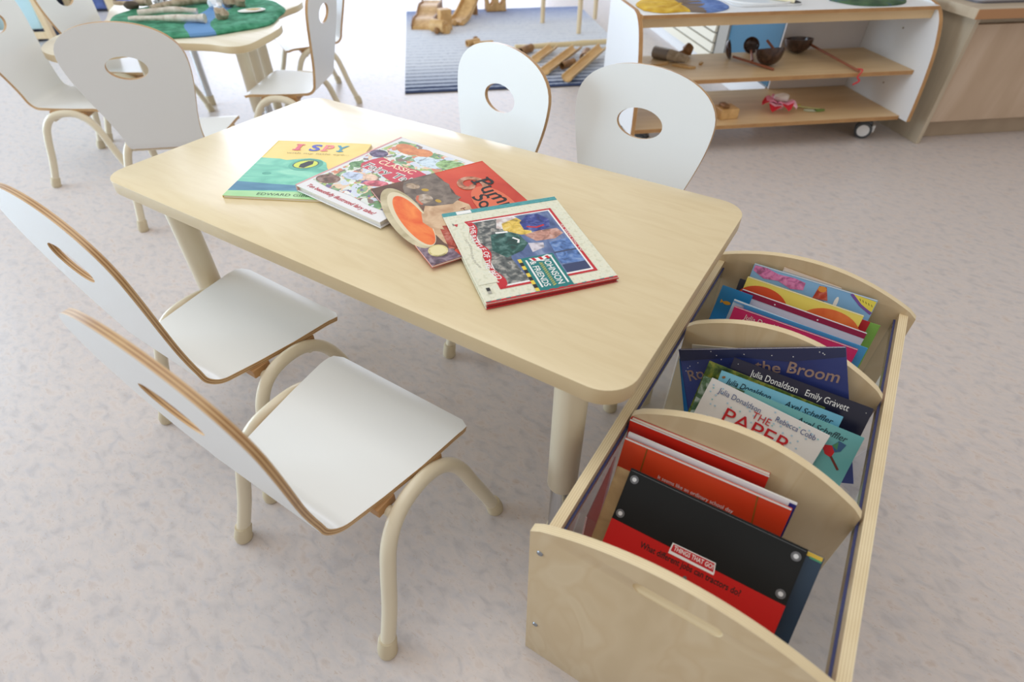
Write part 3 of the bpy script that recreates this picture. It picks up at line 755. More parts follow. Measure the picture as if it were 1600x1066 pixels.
# coconut ladles
M_COCO = noise_mat('coconut_shell', [(0.3, (44, 28, 22)), (0.7, (86, 60, 48))], (1, 1, 1), 50, 3, 0, 0.22)
M_COCOI = mat('coconut_inner', (58, 38, 30), 0.5)
M_HAND = mat('ladle_handle_wood', (150, 88, 60), 0.5)
M_CORD = mat('red_cord', (204, 56, 62), 0.8)
def ladle(a, b, z, r, depth, tilt, spin, h0, h1, label, cord=False):
    L = empty('coconut_ladle', room(a, b, z), RA, label, 'ladle', 'coconut ladles on the middle shelf')
    Mx = Matrix.Translation((0, 0, 0)) @ Matrix.Rotation(spin, 4, 'Z') @ Matrix.Rotation(tilt, 4, 'X')
    mb = MB(); pr = []
    for i in range(9):
        t = PI/2*i/8; pr.append((max(0.001, r*math.sin(t)**0.9), -depth*math.cos(t)))
    pi_ = [(x*0.9, -depth*0.88*math.cos(PI/2*i/8)+0.0) for i, (x, zz) in reversed(list(enumerate(pr)))]
    mb.lathe(pr+pi_, 22, 0, Mx)
    low = min(v.z for v in mb.v)
    for v in mb.v: v.z -= low
    mb.build('bowl', M_COCO, L, True)
    loc = lambda p: Vector(((p[0]-a), (p[1]-b), p[2]-z))
    mb = MB(); mb.tube([loc(h0), loc(h1)], 0.0055, 8); mb.build('handle', M_HAND, L, True)
    if cord:
        e = loc(h1)
        mb = MB(); mb.tube(smooth_path([e+Vector((0, 0.02, 0.004)), e+Vector((0.005, -0.012, 0.008)), e+Vector((-0.008, -0.014, -0.02)), e+Vector((0.006, -0.016, -0.035)), e+Vector((-0.02, -0.017, -0.05))], 4), 0.0035, 6); mb.build('cord', M_CORD, L, True)
ZSH = 0.317
ladle(2.245, 1.345, ZSH, 0.062, 0.070, -0.26, 0.2, (2.29, 1.37, ZSH+0.05), (2.262, 1.42, ZSH+0.085), 'coconut shell ladle with upright bowl at the front of the middle shelf')
ladle(2.485, 1.520, ZSH, 0.064, 0.062, -0.12, 0.3, (2.535, 1.49, ZSH+0.040), (2.600, 1.180, ZSH+0.006), 'coconut ladle whose long handle and red cord hang over the shelf edge', True)
ladle(2.118, 1.47, ZSH, 0.042, 0.020, 1.25, 1.0, (2.125, 1.44, ZSH+0.016), (2.238, 1.258, ZSH+0.006), 'small coconut spoon standing on its rim, left of the bowls')
ladle(2.262, 1.545, ZSH, 0.038, 0.020, 1.05, -0.2, (2.262, 1.535, ZSH+0.012), (2.205, 1.40, ZSH+0.006), 'small coconut spoon leaning at the back against the blue panel')
# natural bits at the left of the middle shelf
jr = empty('bark_tube', room(1.825, 1.47, ZSH), RA-0.85, 'silvery bark roll lying among wood chips on the middle shelf', 'bark roll')
mb = MB(); mb.tube([(-0.08, 0, 0.026), (0.0, 0, 0.026)], [0.026, 0.025], 14); mb.build('silver_end', mat('silver_bark', (150, 140, 132), 0.25, 0.4), jr, True)
mb = MB(); mb.tube([(0.0, 0, 0.026), (0.05, 0, 0.024), (0.09, 0.0, 0.022)], [0.026, 0.022, 0.016], 12); mb.build('brown_end', M_DRIFT, jr, True)
kn = MB(); kn.blob((0, 0, 0.028), (0.026, 0.024, 0.027), 4, 0.12); kn.tube([(-0.07, -0.03, 0.014), (-0.01, 0, 0.02)], 0.012, 8)
tag(kn.build('wood_knot', M_WOODD, None, True, 0, room(1.935, 1.53, ZSH), RA), 'round wooden knot with a stalk beside the bark roll', 'wood knot')
for i, (a, b, r, lab) in enumerate(((1.765, 1.42, 0.3, 'flat wood chip nearest the left side panel on the middle shelf'), (1.86, 1.37, -0.6, 'flat wood chip in front of the bark roll'), (1.955, 1.40, 0.9, 'tiny wood chip alone right of the bark roll'))):
    k = 0.4 if i == 2 else 1
    mb = MB(); mb.prism([(-0.05*k, -0.012*k), (0.03*k, -0.018*k), (0.055*k, 0.004), (0.0, 0.02*k), (-0.04*k, 0.012*k)], 0, 0.008, 0, 0)
    tag(mb.build('wood_chip', M_WOOD, None, False, 0.001, room(a, b, ZSH), RA+r), lab, 'wood chip', 'wood chips on the middle shelf')
# felt flower on the bottom shelf
ZB = 0.127
fl = empty('felt_flower', room(2.335, 1.285, ZB), RA, 'pink felt flower with red tips and a white middle on the bottom shelf', 'flower')
M_PINK = mat('pink_felt', (238, 150, 178), 0.9); M_PALEP = mat('pale_pink_felt', (246, 196, 212), 0.9); M_REDF = mat('red_felt', (206, 36, 52), 0.9)
for i in range(7):
    a = 2*PI*i/7+0.3
    mb = MB(); rr = []
    for j in range(5):
        t = j/4; w = 0.036*math.sin(PI*(0.12+0.78*t)); d = 0.012+0.068*t; zz = 0.012+0.030*math.sin(PI*t*0.9)+(0.010 if i % 2 else 0)
        c, s_ = math.cos(a), math.sin(a)
        row = []
        for k in range(5):
            q = (k-2)/2*w; row.append((d*c-q*s_, d*s_+q*c, zz+0.010*abs((k-2)/2)))
        row2 = [(x, y, z_-0.006) for x, y, z_ in row]
        rr.append((mb.add(row), mb.add(row2)))
    for j in range(4):
        for k in range(4):
            mi = 1 if j == 3 and i in (1, 3, 4, 5) else 0
            mb.face([rr[j][0]+k, rr[j][0]+k+1, rr[j+1][0]+k+1, rr[j+1][0]+k], mi); mb.face([rr[j][1]+k+1, rr[j][1]+k, rr[j+1][1]+k, rr[j+1][1]+k+1], mi)
        for k in (0, 4): mb.face([rr[j][0]+k, rr[j+1][0]+k, rr[j+1][1]+k, rr[j][1]+k], mi)
    for j in (0, 4):
        for k in range(4): mb.face([rr[j][0]+k, rr[j][0]+k+1, rr[j][1]+k+1, rr[j][1]+k], 0 if j == 0 else mi)
    mb.build('petal', [M_PINK if i % 2 else M_PALEP, M_REDF], fl, True)
mb = MB(); mb.blob((0.015, 0.02, 0.055), (0.036, 0.030, 0.018), 3, 0.1); mb.build('flower_middle', mat('white_felt', (240, 234, 226), 0.9), fl, True)
mb = MB(); mb.tube([(0.03, 0.0, 0.012), (0.12, 0.02, 0.008), (0.20, -0.02, 0.006)], 0.004, 6); mb.build('stem', mat('pale_stem', (196, 190, 130), 0.8), fl, True)
for (x, y, c, r) in ((0.115, 0.045, (206, 190, 80), 0.2), (0.150, -0.025, (198, 206, 178), -0.3), (0.195, -0.03, (120, 150, 76), 0.1)):
    mb = MB(); mb.prism(ellipse(0, 0, 0.03, 0.012, r, 14), 0.003, 0.007, 0, 0); mb.build('leaf', mat('leaf_%d' % c[0], c, 0.9), fl, True, 0, (x, y, 0))
bk = empty('wooden_box', room(2.055, 1.25, ZB), RA+0.1, 'small wooden block at the left of the bottom shelf behind the chair', 'block')
mb = MB(); mb.box(-0.045, -0.04, 0, 0.045, 0.04, 0.045); mb.build('box_body', M_WOOD, bk, False, 0.004)
mb = MB(); mb.box(-0.03, -0.025, 0.045, 0.0, 0.025, 0.06); mb.build('box_knob', M_WOODD, bk, False, 0.004)

# ------------------------------------------------------------------ cabinet at the right
cb = empty('cabinet', room(3.4, 1.37, 0), RA, 'pale ply cabinet with a worktop at the right edge, beside the shelf unit', 'cabinet')
def cbox(name, a0, b0, z0, a1, b1, z1, m, bev=0.0015, par=None):
    mb = MB(); mb.box(a0-3.4, b0-1.37, z0, a1-3.4, b1-1.37, z1); return mb.build(name, m, par or cb, False, bev)
cbox('end_panel', 2.993, 1.113, 0, 3.013, 1.62, 0.535, M_CAB2)
cbox('plinth', 3.013, 1.19, 0, 4.4, 1.21, 0.088, noise_mat('plinth_ply', [(0.3, (168, 148, 124)), (0.7, (182, 162, 138))], (2, 2, 2), 4))
cbox('carcass', 3.013, 1.16, 0.088, 4.4, 1.62, 0.534, M_CAB)
cbox('top_rail', 3.016, 1.148, 0.508, 4.4, 1.16, 0.534, noise_mat('rail_ply', [(0.3, (158, 142, 120)), (0.7, (172, 156, 134))], (2, 2, 2), 4))
for x0, x1 in ((3.016, 3.70), (3.703, 4.4)):
    dr = cbox('door', x0, 1.138, 0.092, x1, 1.158, 0.503, M_CAB)
cbox('worktop', 2.955, 1.085, 0.535, 4.42, 1.62, 0.573, [noise_mat('worktop_laminate', [(0.3, (186, 168, 144)), (0.7, (202, 186, 162))], (1, 6, 1), 4, 3, 0.3, 0.4)], 0.002)
cbox('worktop_edge', 2.954, 1.081, 0.536, 4.42, 1.085, 0.572, mat('worktop_edge_ply', (178, 130, 88), 0.5), 0.001)
gt = empty('grey_tray', room(3.30, 1.34, 0.573), RA, 'flat grey tray on the cabinet worktop at the right edge', 'tray')
mb = MB(); mb.prism(rounded(-0.27, -0.16, 0.5, 0.2, 0.03), 0, 0.008, 0, 0); mb.build('tray_floor', mat('tray_grey', (112, 110, 116), 0.4), gt, True)
mb = MB(); q = rounded(-0.27, -0.16, 0.5, 0.2, 0.03); q.append(q[0]); mb.tube([(x, y, 0.012) for x, y in q], 0.006, 8); mb.build('tray_rim', mat('tray_rim_grey', (160, 158, 166), 0.35), gt, True)

# ------------------------------------------------------------------ far left furniture
fs = empty('play_stand', room(-1.70, 3.30, 0), RA, 'pale wooden stand holding a clear blue tub, at the top left behind the chairs', 'play stand')
for x in (-0.42, -0.075):
    for y in (0, 0.38):
        mb = MB(); mb.box(x-0.02, y-0.02, 0, x+0.02, y+0.02, 0.62); mb.build('post', M_PALEWOOD, fs, False, 0.003)
for y in (-0.008, 0.372):
    for z in (0.10, 0.56):
        mb = MB(); mb.box(-0.40, y, z, -0.095, y+0.018, z+0.04); mb.build('rail', M_PALEWOOD, fs, False, 0.002)
M_TUB = mat('pale_blue_tub', (188, 222, 232), 0.25)
mb = MB(); mb.prism([(-0.14, 0.15), (0.14, 0.15), (0.185, 0.60), (-0.185, 0.60)], 0.03, 0.33, 0, 0, 'y', (), Matrix.Translation((-0.27, 0, 0)))
mb.build('tub', M_TUB, fs, True, 0.01)
mb = MB(); mb.box(-0.47, 0.015, 0.36, -0.075, 0.36, 0.372); mb.build('tub_ledge', mat('tub_ledge_white', (226, 240, 244), 0.3), fs)
mb = MB(); mb.box(-0.40, 0.40, 0.0, 0.02, 0.46, 0.5); mb.build('dark_backboard', mat('navy_board', (38, 44, 66), 0.6), fs)
nv = empty('navy_bench', room(-2.05, 4.62, 0), RA, 'navy blue fabric bench with a pale post, at the top left edge of the photo', 'bench')
mb = MB(); mb.box(-0.35, 0, 0.02, 0.095, 0.5, 0.6); mb.build('navy_body', noise_mat('navy_fabric', [(0.3, (66, 78, 124)), (0.7, (92, 106, 158))], (1, 1, 1), 20, 3, 0, 0.9), nv, False, 0.02)
mb = MB(); mb.box(0.10, -0.03, 0, 0.17, 0.04, 0.7); mb.build('post', M_PALEWOOD, nv, False, 0.004)
mb = MB(); mb.box(0.172, 0.0, 0.02, 0.55, 0.5, 0.6); mb.build('navy_body', noise_mat('violet_fabric', [(0.3, (98, 108, 170)), (0.7, (124, 134, 196))], (1, 1, 1), 20, 3, 0, 0.9), nv, False, 0.02)

# ------------------------------------------------------------------ book box
bx = empty('book_box', (1.348, 0.245, 0), 0, 'birch ply book browser box with arched dividers and clear sides, full of picture books', 'book box')
BX, BY = 1.348, 0.245
def arch(x0, x1, zb, zp, k, n=28):
    """panel outline (x, z) with an arched top, x relative to the box centre"""
    P = [(x0, zb), (x1, zb)]
    for i in range(n+1):
        x = x1-(x1-x0)*i/n
        e = min(x-x0, x1-x)
        P.append((x, zp-k*x*x-(0.004*(1-e/0.005)**2 if e < 0.005 else 0)))
    return P
slot = []
for i in range(9): slot.append((0.044+0.0105*math.cos(-PI/2+PI*i/8), 0.4100+0.0105*math.sin(-PI/2+PI*i/8)))
for i in range(9): slot.append((-0.044+0.0105*math.cos(PI/2+PI*i/8), 0.4100+0.0105*math.sin(PI/2+PI*i/8)))
def panel(name, y0, y1, pts, holes=()):
    mb = MB(); mb.prism(pts, y0-BY, y1-BY, 0, 1, 'y', holes); return mb.build(name, [M_BIRCH, M_PLYB], bx, True, 0.0015)
fp = panel('front_panel', -0.141, -0.128, arch(-0.198, 0.198, 0.0, 0.4595, 1.415), [slot])
mb = MB(); mb.prism([(-0.1405, 0.3985), (-0.1325, 0.3985), (-0.1325, 0.4215), (-0.134, 0.4215), (-0.1345, 0.410), (-0.1385, 0.4035)], -0.055, 0.055, 0, 0, 'x', (), Matrix.Translation((0, -BY, 0)))
mb.build('handle_groove', noise_mat('groove_wood', [(0.3, (222, 200, 158)), (0.7, (236, 217, 178))], (1, 40, 40), 6, 3, 0.2, 0.5), fp)
panel('back_panel', 0.612, 0.626, arch(-0.198, 0.198, 0.0, 0.4640, 1.31), [slot])
panel('divider', 0.100, 0.113, arch(-0.1595, 0.166, 0.150, 0.4755, 2.13))
panel('divider', 0.350, 0.363, arch(-0.1575, 0.166, 0.150, 0.4745, 2.10))
for x0, x1 in ((-0.178, -0.163), (0.170, 0.1845)):
    mb = MB(); mb.prism([(x0, -0.128-BY), (x1, -0.128-BY), (x1, 0.612-BY), (x0, 0.612-BY)], 0.368, 0.4108, 0, 0)
    # the veneers show on the rail's upper face: give it the edge stripes
    s = mb.add([(x0, -0.128-BY, 0.4110), (x1, -0.128-BY, 0.4110), (x1, 0.612-BY, 0.4110), (x0, 0.612-BY, 0.4110)])
    mb.face([s, s+1, s+2, s+3], 1, [(0, 0), (0, 1), (0.7, 1), (0.7, 0)])
    mb.build('side_rail', [M_BIRCH, M_PLYB], bx, False)
    mb = MB(); mb.box(x0, -0.128-BY, 0.02, x1, 0.612-BY, 0.06); mb.build('lower_rail', M_BIRCH, bx, False, 0.001)
for x0, x1 in ((-0.1625, -0.1590), (0.1662, 0.1697)):
    mb = MB(); mb.box(x0, -0.1278-BY, 0.062, x1, 0.6115-BY, 0.394)
    sidep = mb.build('clear_side', M_ACR, bx)
    mb = MB(); mb.box(x0, -0.1278-BY, 0.394, x1, 0.6115-BY, 0.3955); mb.build('clear_side_edge', M_ACRE, sidep)
mb = MB(); mb.box(-0.158, -0.128-BY, 0.132, 0.166, 0.612-BY, 0.148); mb.build('base_board', M_BIRCH, bx)
for x in (-0.182, 0.182):
    for z in (0.357, 0.119):
        mb = MB(); mb.tube([(x*0.995, -0.1409-BY, z), (x*0.995, -0.1428-BY, z)], [0.0050, 0.0042], 10); mb.build('screw', M_STEEL, fp, True)

# ------------------------------------------------------------------ cover art helpers (all in centimetres on the cover)
def text_geo(s, fat=0.0):
    cu = bpy.data.curves.new('lettering', 'FONT'); cu.body = s; cu.size = 1.0; cu.offset = fat; cu.resolution_u = 3
    ob = bpy.data.objects.new('lettering', cu); COL.objects.link(ob)
    bpy.context.view_layer.update()
    dg = bpy.context.evaluated_depsgraph_get()
    me = bpy.data.meshes.new_from_object(ob.evaluated_get(dg))
    vs = [(v.co.x, v.co.y) for v in me.vertices]; fs = [tuple(p.vertices) for p in me.polygons]
    bpy.data.objects.remove(ob, do_unlink=True); bpy.data.curves.remove(cu); bpy.data.meshes.remove(me)
    return vs, fs
class Art:
    def __init__(self): self.mb = MB(); self.mats = []; self.layer = 1
    def mi(self, m):
        if m not in self.mats: self.mats.append(m)
        return self.mats.index(m)
    def poly(self, m, pts):
        z = 0.00035+self.layer*0.000012; self.layer += 1
        tri = tessellate_polygon([[Vector((p[0], p[1], 0)) for p in pts]])
        s = self.mb.add([(p[0]*0.01, p[1]*0.01, z) for p in pts]); k = self.mi(m)
        for t in tri: self.mb.face([s+i for i in t], k)
        return self
    def rect(self, m, x0, y0, x1, y1): return self.poly(m, [(x0, y0), (x1, y0), (x1, y1), (x0, y1)])
    def ell(self, m, cx, cy, rx, ry, rot=0, n=26): return self.poly(m, ellipse(cx, cy, rx, ry, rot, n))
    def line(self, m, pts, w):
        L, R = [], []
        for i, p in enumerate(pts):
            a = pts[max(i-1, 0)]; b = pts[min(i+1, len(pts)-1)]
            dx, dy = b[0]-a[0], b[1]-a[1]; d = math.hypot(dx, dy) or 1
            L.append((p[0]-dy/d*w/2, p[1]+dx/d*w/2)); R.append((p[0]+dy/d*w/2, p[1]-dx/d*w/2))
        return self.poly(m, L+R[::-1])
    def text(self, m, s, x, y, width, height, rot=0.0, fat=0.0, warp=None, shear=0.0):
        vs, fs = text_geo(s, fat)
        x0 = min(v[0] for v in vs); x1 = max(v[0] for v in vs); H = 0.70
        z = 0.00035+self.layer*0.000012; self.layer += 1
        c, sn = math.cos(rot), math.sin(rot); P = []
        for vx, vy in vs:
            u = (vx-x0)/(x1-x0)*width; v = vy/H*height
            u += v*shear
            if warp: u, v = warp(u, v)
            P.append(((x+u*c-v*sn)*0.01, (y+u*sn+v*c)*0.01, z))
        k = self.mi(m); st = self.mb.add(P)
        for f in fs: self.mb.face([st+i for i in f], k)
        return self
def mott(name, c, sc=70, k=0.30):
    """printed picture colour, painterly rather than flat"""
    d = tuple(int(v*(1-k)) for v in c); l = tuple(min(255, int(v+(255-v)*k)) for v in c)
    return noise_mat(name, [(0.34, d), (0.5, c), (0.68, l)], (1, 1, 1), sc, 5, 0.8, 0.34)
INK = mat('print_black', (24, 22, 24), 0.4); PW = mat('print_white', (240, 240, 238), 0.35); PR = mat('print_red', (196, 30, 42), 0.35)

def picture_book(TL, X, UP, w, h, th, cover, label, art=None, group=None, hard=False, spine=None, pages=True, clear=False, name='picture_book', front_h=None):
    """TL: top left corner of the front cover; X: reading direction; UP: towards the top of the cover"""
    X = Vector(X).normalized(); UP = (Vector(UP)-X*Vector(UP).dot(X)).normalized(); N = X.cross(UP)
    O = Vector(TL)-UP*h
    M = Matrix(((X.x, UP.x, N.x, O.x), (X.y, UP.y, N.y, O.y), (X.z, UP.z, N.z, O.z), (0, 0, 0, 1)))
    r = empty(name, (0, 0, 0), 0, label, 'book', group)
    r.matrix_world = M
    ct_ = 0.0022 if hard else 0.0006
    mb = MB(); mb.box(0, 0, -ct_, w, h, 0); mb.box(0, 0, -th, w, h, -th+ct_); mb.box(0, 0, -th, 0.0012 if not hard else 0.003, h, 0)
    mb.build('cover', cover, r, False, 0.0004)
    ins = 0.004 if hard else 0.0008
    mb = MB(); mb.box(0.002, ins, -th+ct_, w-ins, h-ins, -ct_); mb.build('pages', M_PAGE, r)
    if spine:
        mb = MB(); mb.box(-0.0004, 0, -th-0.0002, spine[1], h, 0.0003); mb.build('spine', spine[0], r, False, 0.0004)
    if art:
        art.mb.build('cover_print', art.mats, r)
    return r
def lean_book(TL, w, h, th, lean, roll, *a, yaw=0.0, **k):
    le = math.radians(lean); ro = math.radians(roll)
    U0 = Vector((0, math.sin(le), math.cos(le))); X0 = Vector((math.cos(yaw), math.sin(yaw), 0)); X0 = (X0-U0*X0.dot(U0)).normalized()
    X = X0*math.cos(ro)+U0*math.sin(ro); UP = U0*math.cos(ro)-X0*math.sin(ro)
    return picture_book(TL, X, UP, w, h, th, *a, **k)

# ---- four books lying on the table
GT = 'picture books lying on the table'
# frog eye book
Y_ = noise_mat('cover_yellow', [(0.3, (238, 208, 112)), (0.7, (250, 226, 140))], (1, 1, 1), 9, 3, 0.5, 0.38)
FROG = noise_mat('cover_frog_green', [(0.25, (84, 168, 146)), (0.5, (118, 204, 176)), (0.75, (160, 226, 196))], (1, 2, 1), 14, 4, 1.0, 0.38)
FROGD = noise_mat('cover_frog_shade', [(0.3, (62, 150, 128)), (0.7, (92, 186, 160))], (1, 1, 1), 20, 4, 1.0, 0.38)
FBLUE = noise_mat('cover_mouth_blue', [(0.3, (58, 118, 150)), (0.7, (90, 148, 176))], (1, 3, 1), 16, 4, 0.5, 0.38)
LIME = noise_mat('cover_lime', [(0.3, (160, 214, 150)), (0.7, (190, 230, 172))], (1, 2, 1), 12, 4, 0.5, 0.38)
a = Art()
a.poly(FROG, [(0, 0), (22.4, 0), (22.4, 9), (20, 11.5), (17.6, 12.6), (16.4, 14.2), (15.4, 16.6), (13.6, 18.1), (11.0, 18.6), (8.4, 17.9), (6.2, 17.2), (4.4, 17.8), (0, 18.0)])
a.poly(LIME, [(0, 0), (22.4, 0), (22.4, 3.4), (14, 2.9), (7, 2.5), (0, 2.2)])
a.poly(FBLUE, [(0, 2.3), (7, 2.9), (14, 3.4), (22.4, 4.2), (22.4, 6.6), (14, 5.6), (8, 5.8), (0, 6.4)])
a.ell(FROGD, 11.3, 15.3, 3.7, 3.0, 0.25).ell(mat('cover_eye_rim', (60, 96, 88), 0.4), 11.2, 15.5, 2.85, 2.15, 0.25).ell(mat('cover_eye_yellow', (212, 224, 72), 0.35), 11.2, 15.5, 2.55, 1.9, 0.25)
a.poly(INK, [(10.2, 13.9), (11.4, 13.7), (12.7, 15.7), (12.4, 17.3), (11.2, 17.1), (10.0, 15.4)])
a.ell(FROGD, 4.6, 10.4, 1.0, 0.6).ell(FROGD, 16.6, 9.4, 1.4, 0.6, 0.3)
cpk = mat('print_pink', (226, 92, 112), 0.35); cbl = mat('print_blue', (70, 80, 190), 0.35); cor = mat('print_coral', (240, 128, 128), 0.35); cte = mat('print_teal', (60, 150, 176), 0.35)
a.text(cpk, 'I', 5.7, 22.6, 1.0, 3.3, fat=0.03)
a.rect(cpk, 5.2, 22.6, 7.2, 23.1).rect(cpk, 5.2, 25.4, 7.2, 25.9)
a.text(cbl, 'S', 9.0, 22.6, 2.5, 3.3, fat=0.03).text(cor, 'P', 12.1, 22.6, 2.3, 3.3, fat=0.03).text(cte, 'Y', 14.8, 22.6, 2.9, 3.3, fat=0.03)
a.rect(cor, 11.8, 22.6, 13.5, 23.1).rect(cte, 15.5, 22.6, 17.1, 23.1)
a.text(mat('print_tan', (190, 168, 100), 0.4), 'with my little eye...', 4.6, 20.7, 14.6, 0.85)
a.text(mat('print_darkgreen', (60, 90, 70), 0.4), 'EDWARD GIBBS', 6.6, 0.9, 11.5, 1.0)
def table_book(TL, TR, BL, w, h, *args, **k):
    X = Vector(TR)-Vector(TL); return picture_book(TL, X, Vector(TL)-Vector(BL), w, h, *args, group=GT, **k)
yw = 0.465; X = Vector((math.cos(yw), math.sin(yw), 0)); U = Vector((-math.sin(yw), math.cos(yw), 0))
picture_book(Vector((0.3044, 0.0779, 0.5556))+U*0.276, X, U, 0.224, 0.276, 0.005, Y_, 'yellow and green paperback with a frog eye on the cover, leftmost on the table', a, GT)
# fairy tale book
FAIRY = mat('cover_fairy_scene', (220, 220, 210), 0.3)
N, L, p = nodes_of(FAIRY)
tc = N.new('ShaderNodeTexCoord'); nz = N.new('ShaderNodeTexNoise'); nz.inputs['Scale'].default_value = 35; nz.inputs['Detail'].default_value = 3
L.new(tc.outputs['Object'], nz.inputs['Vector'])
vm = N.new('ShaderNodeVectorMath'); vm.operation = 'MULTIPLY_ADD'; vm.inputs[1].default_value = (0.05, 0.05, 0); L.new(nz.outputs['Color'], vm.inputs[0]); L.new(tc.outputs['Object'], vm.inputs[2])
vo = N.new('ShaderNodeTexVoronoi'); vo.inputs['Scale'].default_value = 85; L.new(vm.outputs[0], vo.inputs['Vector'])
sp = N.new('ShaderNodeSeparateColor'); L.new(vo.outputs['Color'], sp.inputs[0])
r = ramp(N, [(0.0, (116, 156, 112)), (0.14, (226, 232, 224)), (0.30, (150, 186, 140)), (0.40, (236, 206, 176)), (0.50, (140, 120, 112)), (0.55, (214, 222, 236)), (0.70, (176, 196, 120)), (0.80, (218, 140, 110)), (0.88, (120, 112, 150)), (0.94, (240, 240, 236))]); r.color_ramp.interpolation = 'CONSTANT'
L.new(sp.outputs[0], r.inputs[0])
nz2 = N.new('ShaderNodeTexNoise'); nz2.inputs['Scale'].default_value = 160; L.new(tc.outputs['Object'], nz2.inputs['Vector'])
mx = N.new('ShaderNodeMix'); mx.data_type = 'RGBA'; mx.blend_type = 'OVERLAY'; mx.inputs['Factor'].default_value = 0.35
L.new(r.outputs[0], mx.inputs['A']); L.new(nz2.outputs['Color'], mx.inputs['B']); L.new(mx.outputs['Result'], p.inputs['Base Color'])
a = Art()
wav = [(0.6+0.25*math.sin(i*1.9), 4+i*1.55) for i in range(16)]
a.poly(FAIRY, [(1.0, 3.6), (6, 3.1), (12, 3.6), (18, 3.0), (22.6, 3.4), (23.0, 10), (22.4, 18), (23, 25), (20, 28.4), (12, 28.0), (6, 28.8), (1.8, 28), (1.0, 20), (1.5, 12)])
ORN = noise_mat('cover_orange_fur', [(0.3, (196, 104, 52)), (0.7, (238, 160, 96))], (1, 1, 1), 40, 3, 0, 0.35)
a.ell(ORN, 6.0, 25.6, 3.6, 2.0, -0.2).ell(ORN, 10.0, 26.3, 2.4, 1.8).ell(mott('cover_sky', (206, 226, 238)), 14.4, 23.6, 4.2, 2.0).ell(mott('cover_leaf', (150, 190, 120)), 18.6, 25.4, 3.2, 2.2, 0.4)
a.ell(mott('cover_brown', (128, 92, 76)), 3.2, 5.6, 2.6, 1.9, 0.3).ell(mott('cover_plum', (96, 78, 116)), 2.6, 20.2, 2.2, 1.8).ell(mott('cover_pale_blue', (198, 212, 236)), 6.2, 9.6, 2.4, 1.6, 0.2).ell(mott('cover_green2', (104, 150, 96)), 3.4, 14.0, 2.4, 1.5, 0.4).ell(mott('cover_rose', (222, 104, 120)), 12.2, 10.0, 2.6, 1.2, 0.5).ell(mott('cover_skin', (240, 206, 180)), 9.4, 11.2, 1.8, 1.3)
RIB = mat('cover_ribbon_red', (206, 66, 84), 0.33)
a.poly(RIB, [(3.2, 14.6), (4.4, 13.2), (9, 13.6), (14, 12.4), (21, 13.0), (21.6, 15.4), (20.8, 18.6), (15, 19.4), (9.5, 18.6), (4.6, 19.4), (3.6, 17.2)])
a.text(mat('print_cream', (250, 226, 190), 0.35), 'CLASSIC', 5.6, 16.8, 9.6, 1.7, rot=0.05, fat=0.01)
a.text(PW, 'Fairy Tales', 4.4, 13.7, 15.6, 2.2, rot=0.02, fat=0.045).text(mat('print_grey_green', (92, 106, 92), 0.35), 'Fairy Tales', 4.5, 13.8, 15.4, 2.0, rot=0.02, fat=0.0)
a.text(PR, 'Ten beautifully illustrated fairy tales!', 2.0, 1.0, 18.6, 1.05, fat=0.01, shear=0.15)
# the fairy tale book rests with its spine side on the frog book
BLf = Vector((0.4255, 0.1672, 0.5722)); BRf = Vector((0.6536, 0.1526, 0.5672)); TLf = Vector((0.4393, 0.4632, 0.5722))
Xf = (BRf-BLf).normalized(); Uf = (TLf-BLf).normalized()
picture_book(TLf, Xf, Uf, 0.236, 0.297, 0.0135, mat('cover_white_gloss', (238, 238, 240), 0.2), 'white hardback of fairy tales with red title ribbon, second from left on the table', a, GT, True, (mat('cover_spine_rose', (226, 168, 168), 0.3), 0.004))
# pumpkin soup book
PBG = noise_mat('cover_orange_red', [(0.3, (190, 52, 36)), (0.55, (222, 84, 58)), (0.8, (236, 128, 84))], (1, 1, 1), 7, 3, 0.6, 0.33)
BRN = noise_mat('cover_brown_shadow', [(0.3, (72, 54, 48)), (0.7, (132, 98, 78))], (1, 1, 1), 12, 4, 0.8, 0.33)
GFUR = noise_mat('cover_grey_fur', [(0.3, (96, 84, 76)), (0.7, (146, 132, 120))], (1, 1, 1), 50, 4, 0.5, 0.35)
TANF = noise_mat('cover_tan_fur', [(0.3, (188, 148, 112)), (0.7, (224, 192, 156))], (1, 1, 1), 40, 4, 0.5, 0.35)
BOWL = noise_mat('cover_bowl', [(0.3, (172, 158, 120)), (0.7, (216, 204, 170))], (1, 1, 1), 26, 3, 0.5, 0.35)
SOUP = noise_mat('cover_soup', [(0.3, (232, 92, 40)), (0.7, (252, 150, 76))], (1, 2, 1), 20, 3, 0.6, 0.33)
PUR = mott('cover_purple', (118, 96, 112))
a = Art()
W_, H_ = 28.0, 24.6
a.poly(BRN, [(0, 0), (W_, 0), (W_, 3), (22, 9), (18, 12), (13, 13), (8, 13.8), (3, 13.8), (0, 13.4)])
a.poly(PUR, [(14, 0), (W_, 0), (W_, 5.5), (25, 5), (22.6, 0.8)])
a.poly(TANF, [(11, 12.6), (14, 14.2), (20, 13), (27.6, 11), (27.6, 6.5), (23, 4.6), (15, 4), (10, 7)])
a.poly(mott('cover_red_sleeve', (176, 70, 48)), [(18, 6), (25, 4.6), (27, 8.6), (23, 10.6), (19, 9)])
a.poly(GFUR, [(0.6, 6.6), (0, 9.0), (0, 13.6), (2.6, 13.4), (5.5, 14.2), (8.6, 13.2), (11, 14.0), (12.4, 11.6), (11.4, 8), (9.9, 5.6), (6, 4.8), (2.6, 5.6)])
a.ell(mott('cover_ear_tan', (176, 152, 126)), 2.8, 7.6, 1.5, 1.0, 0.6)
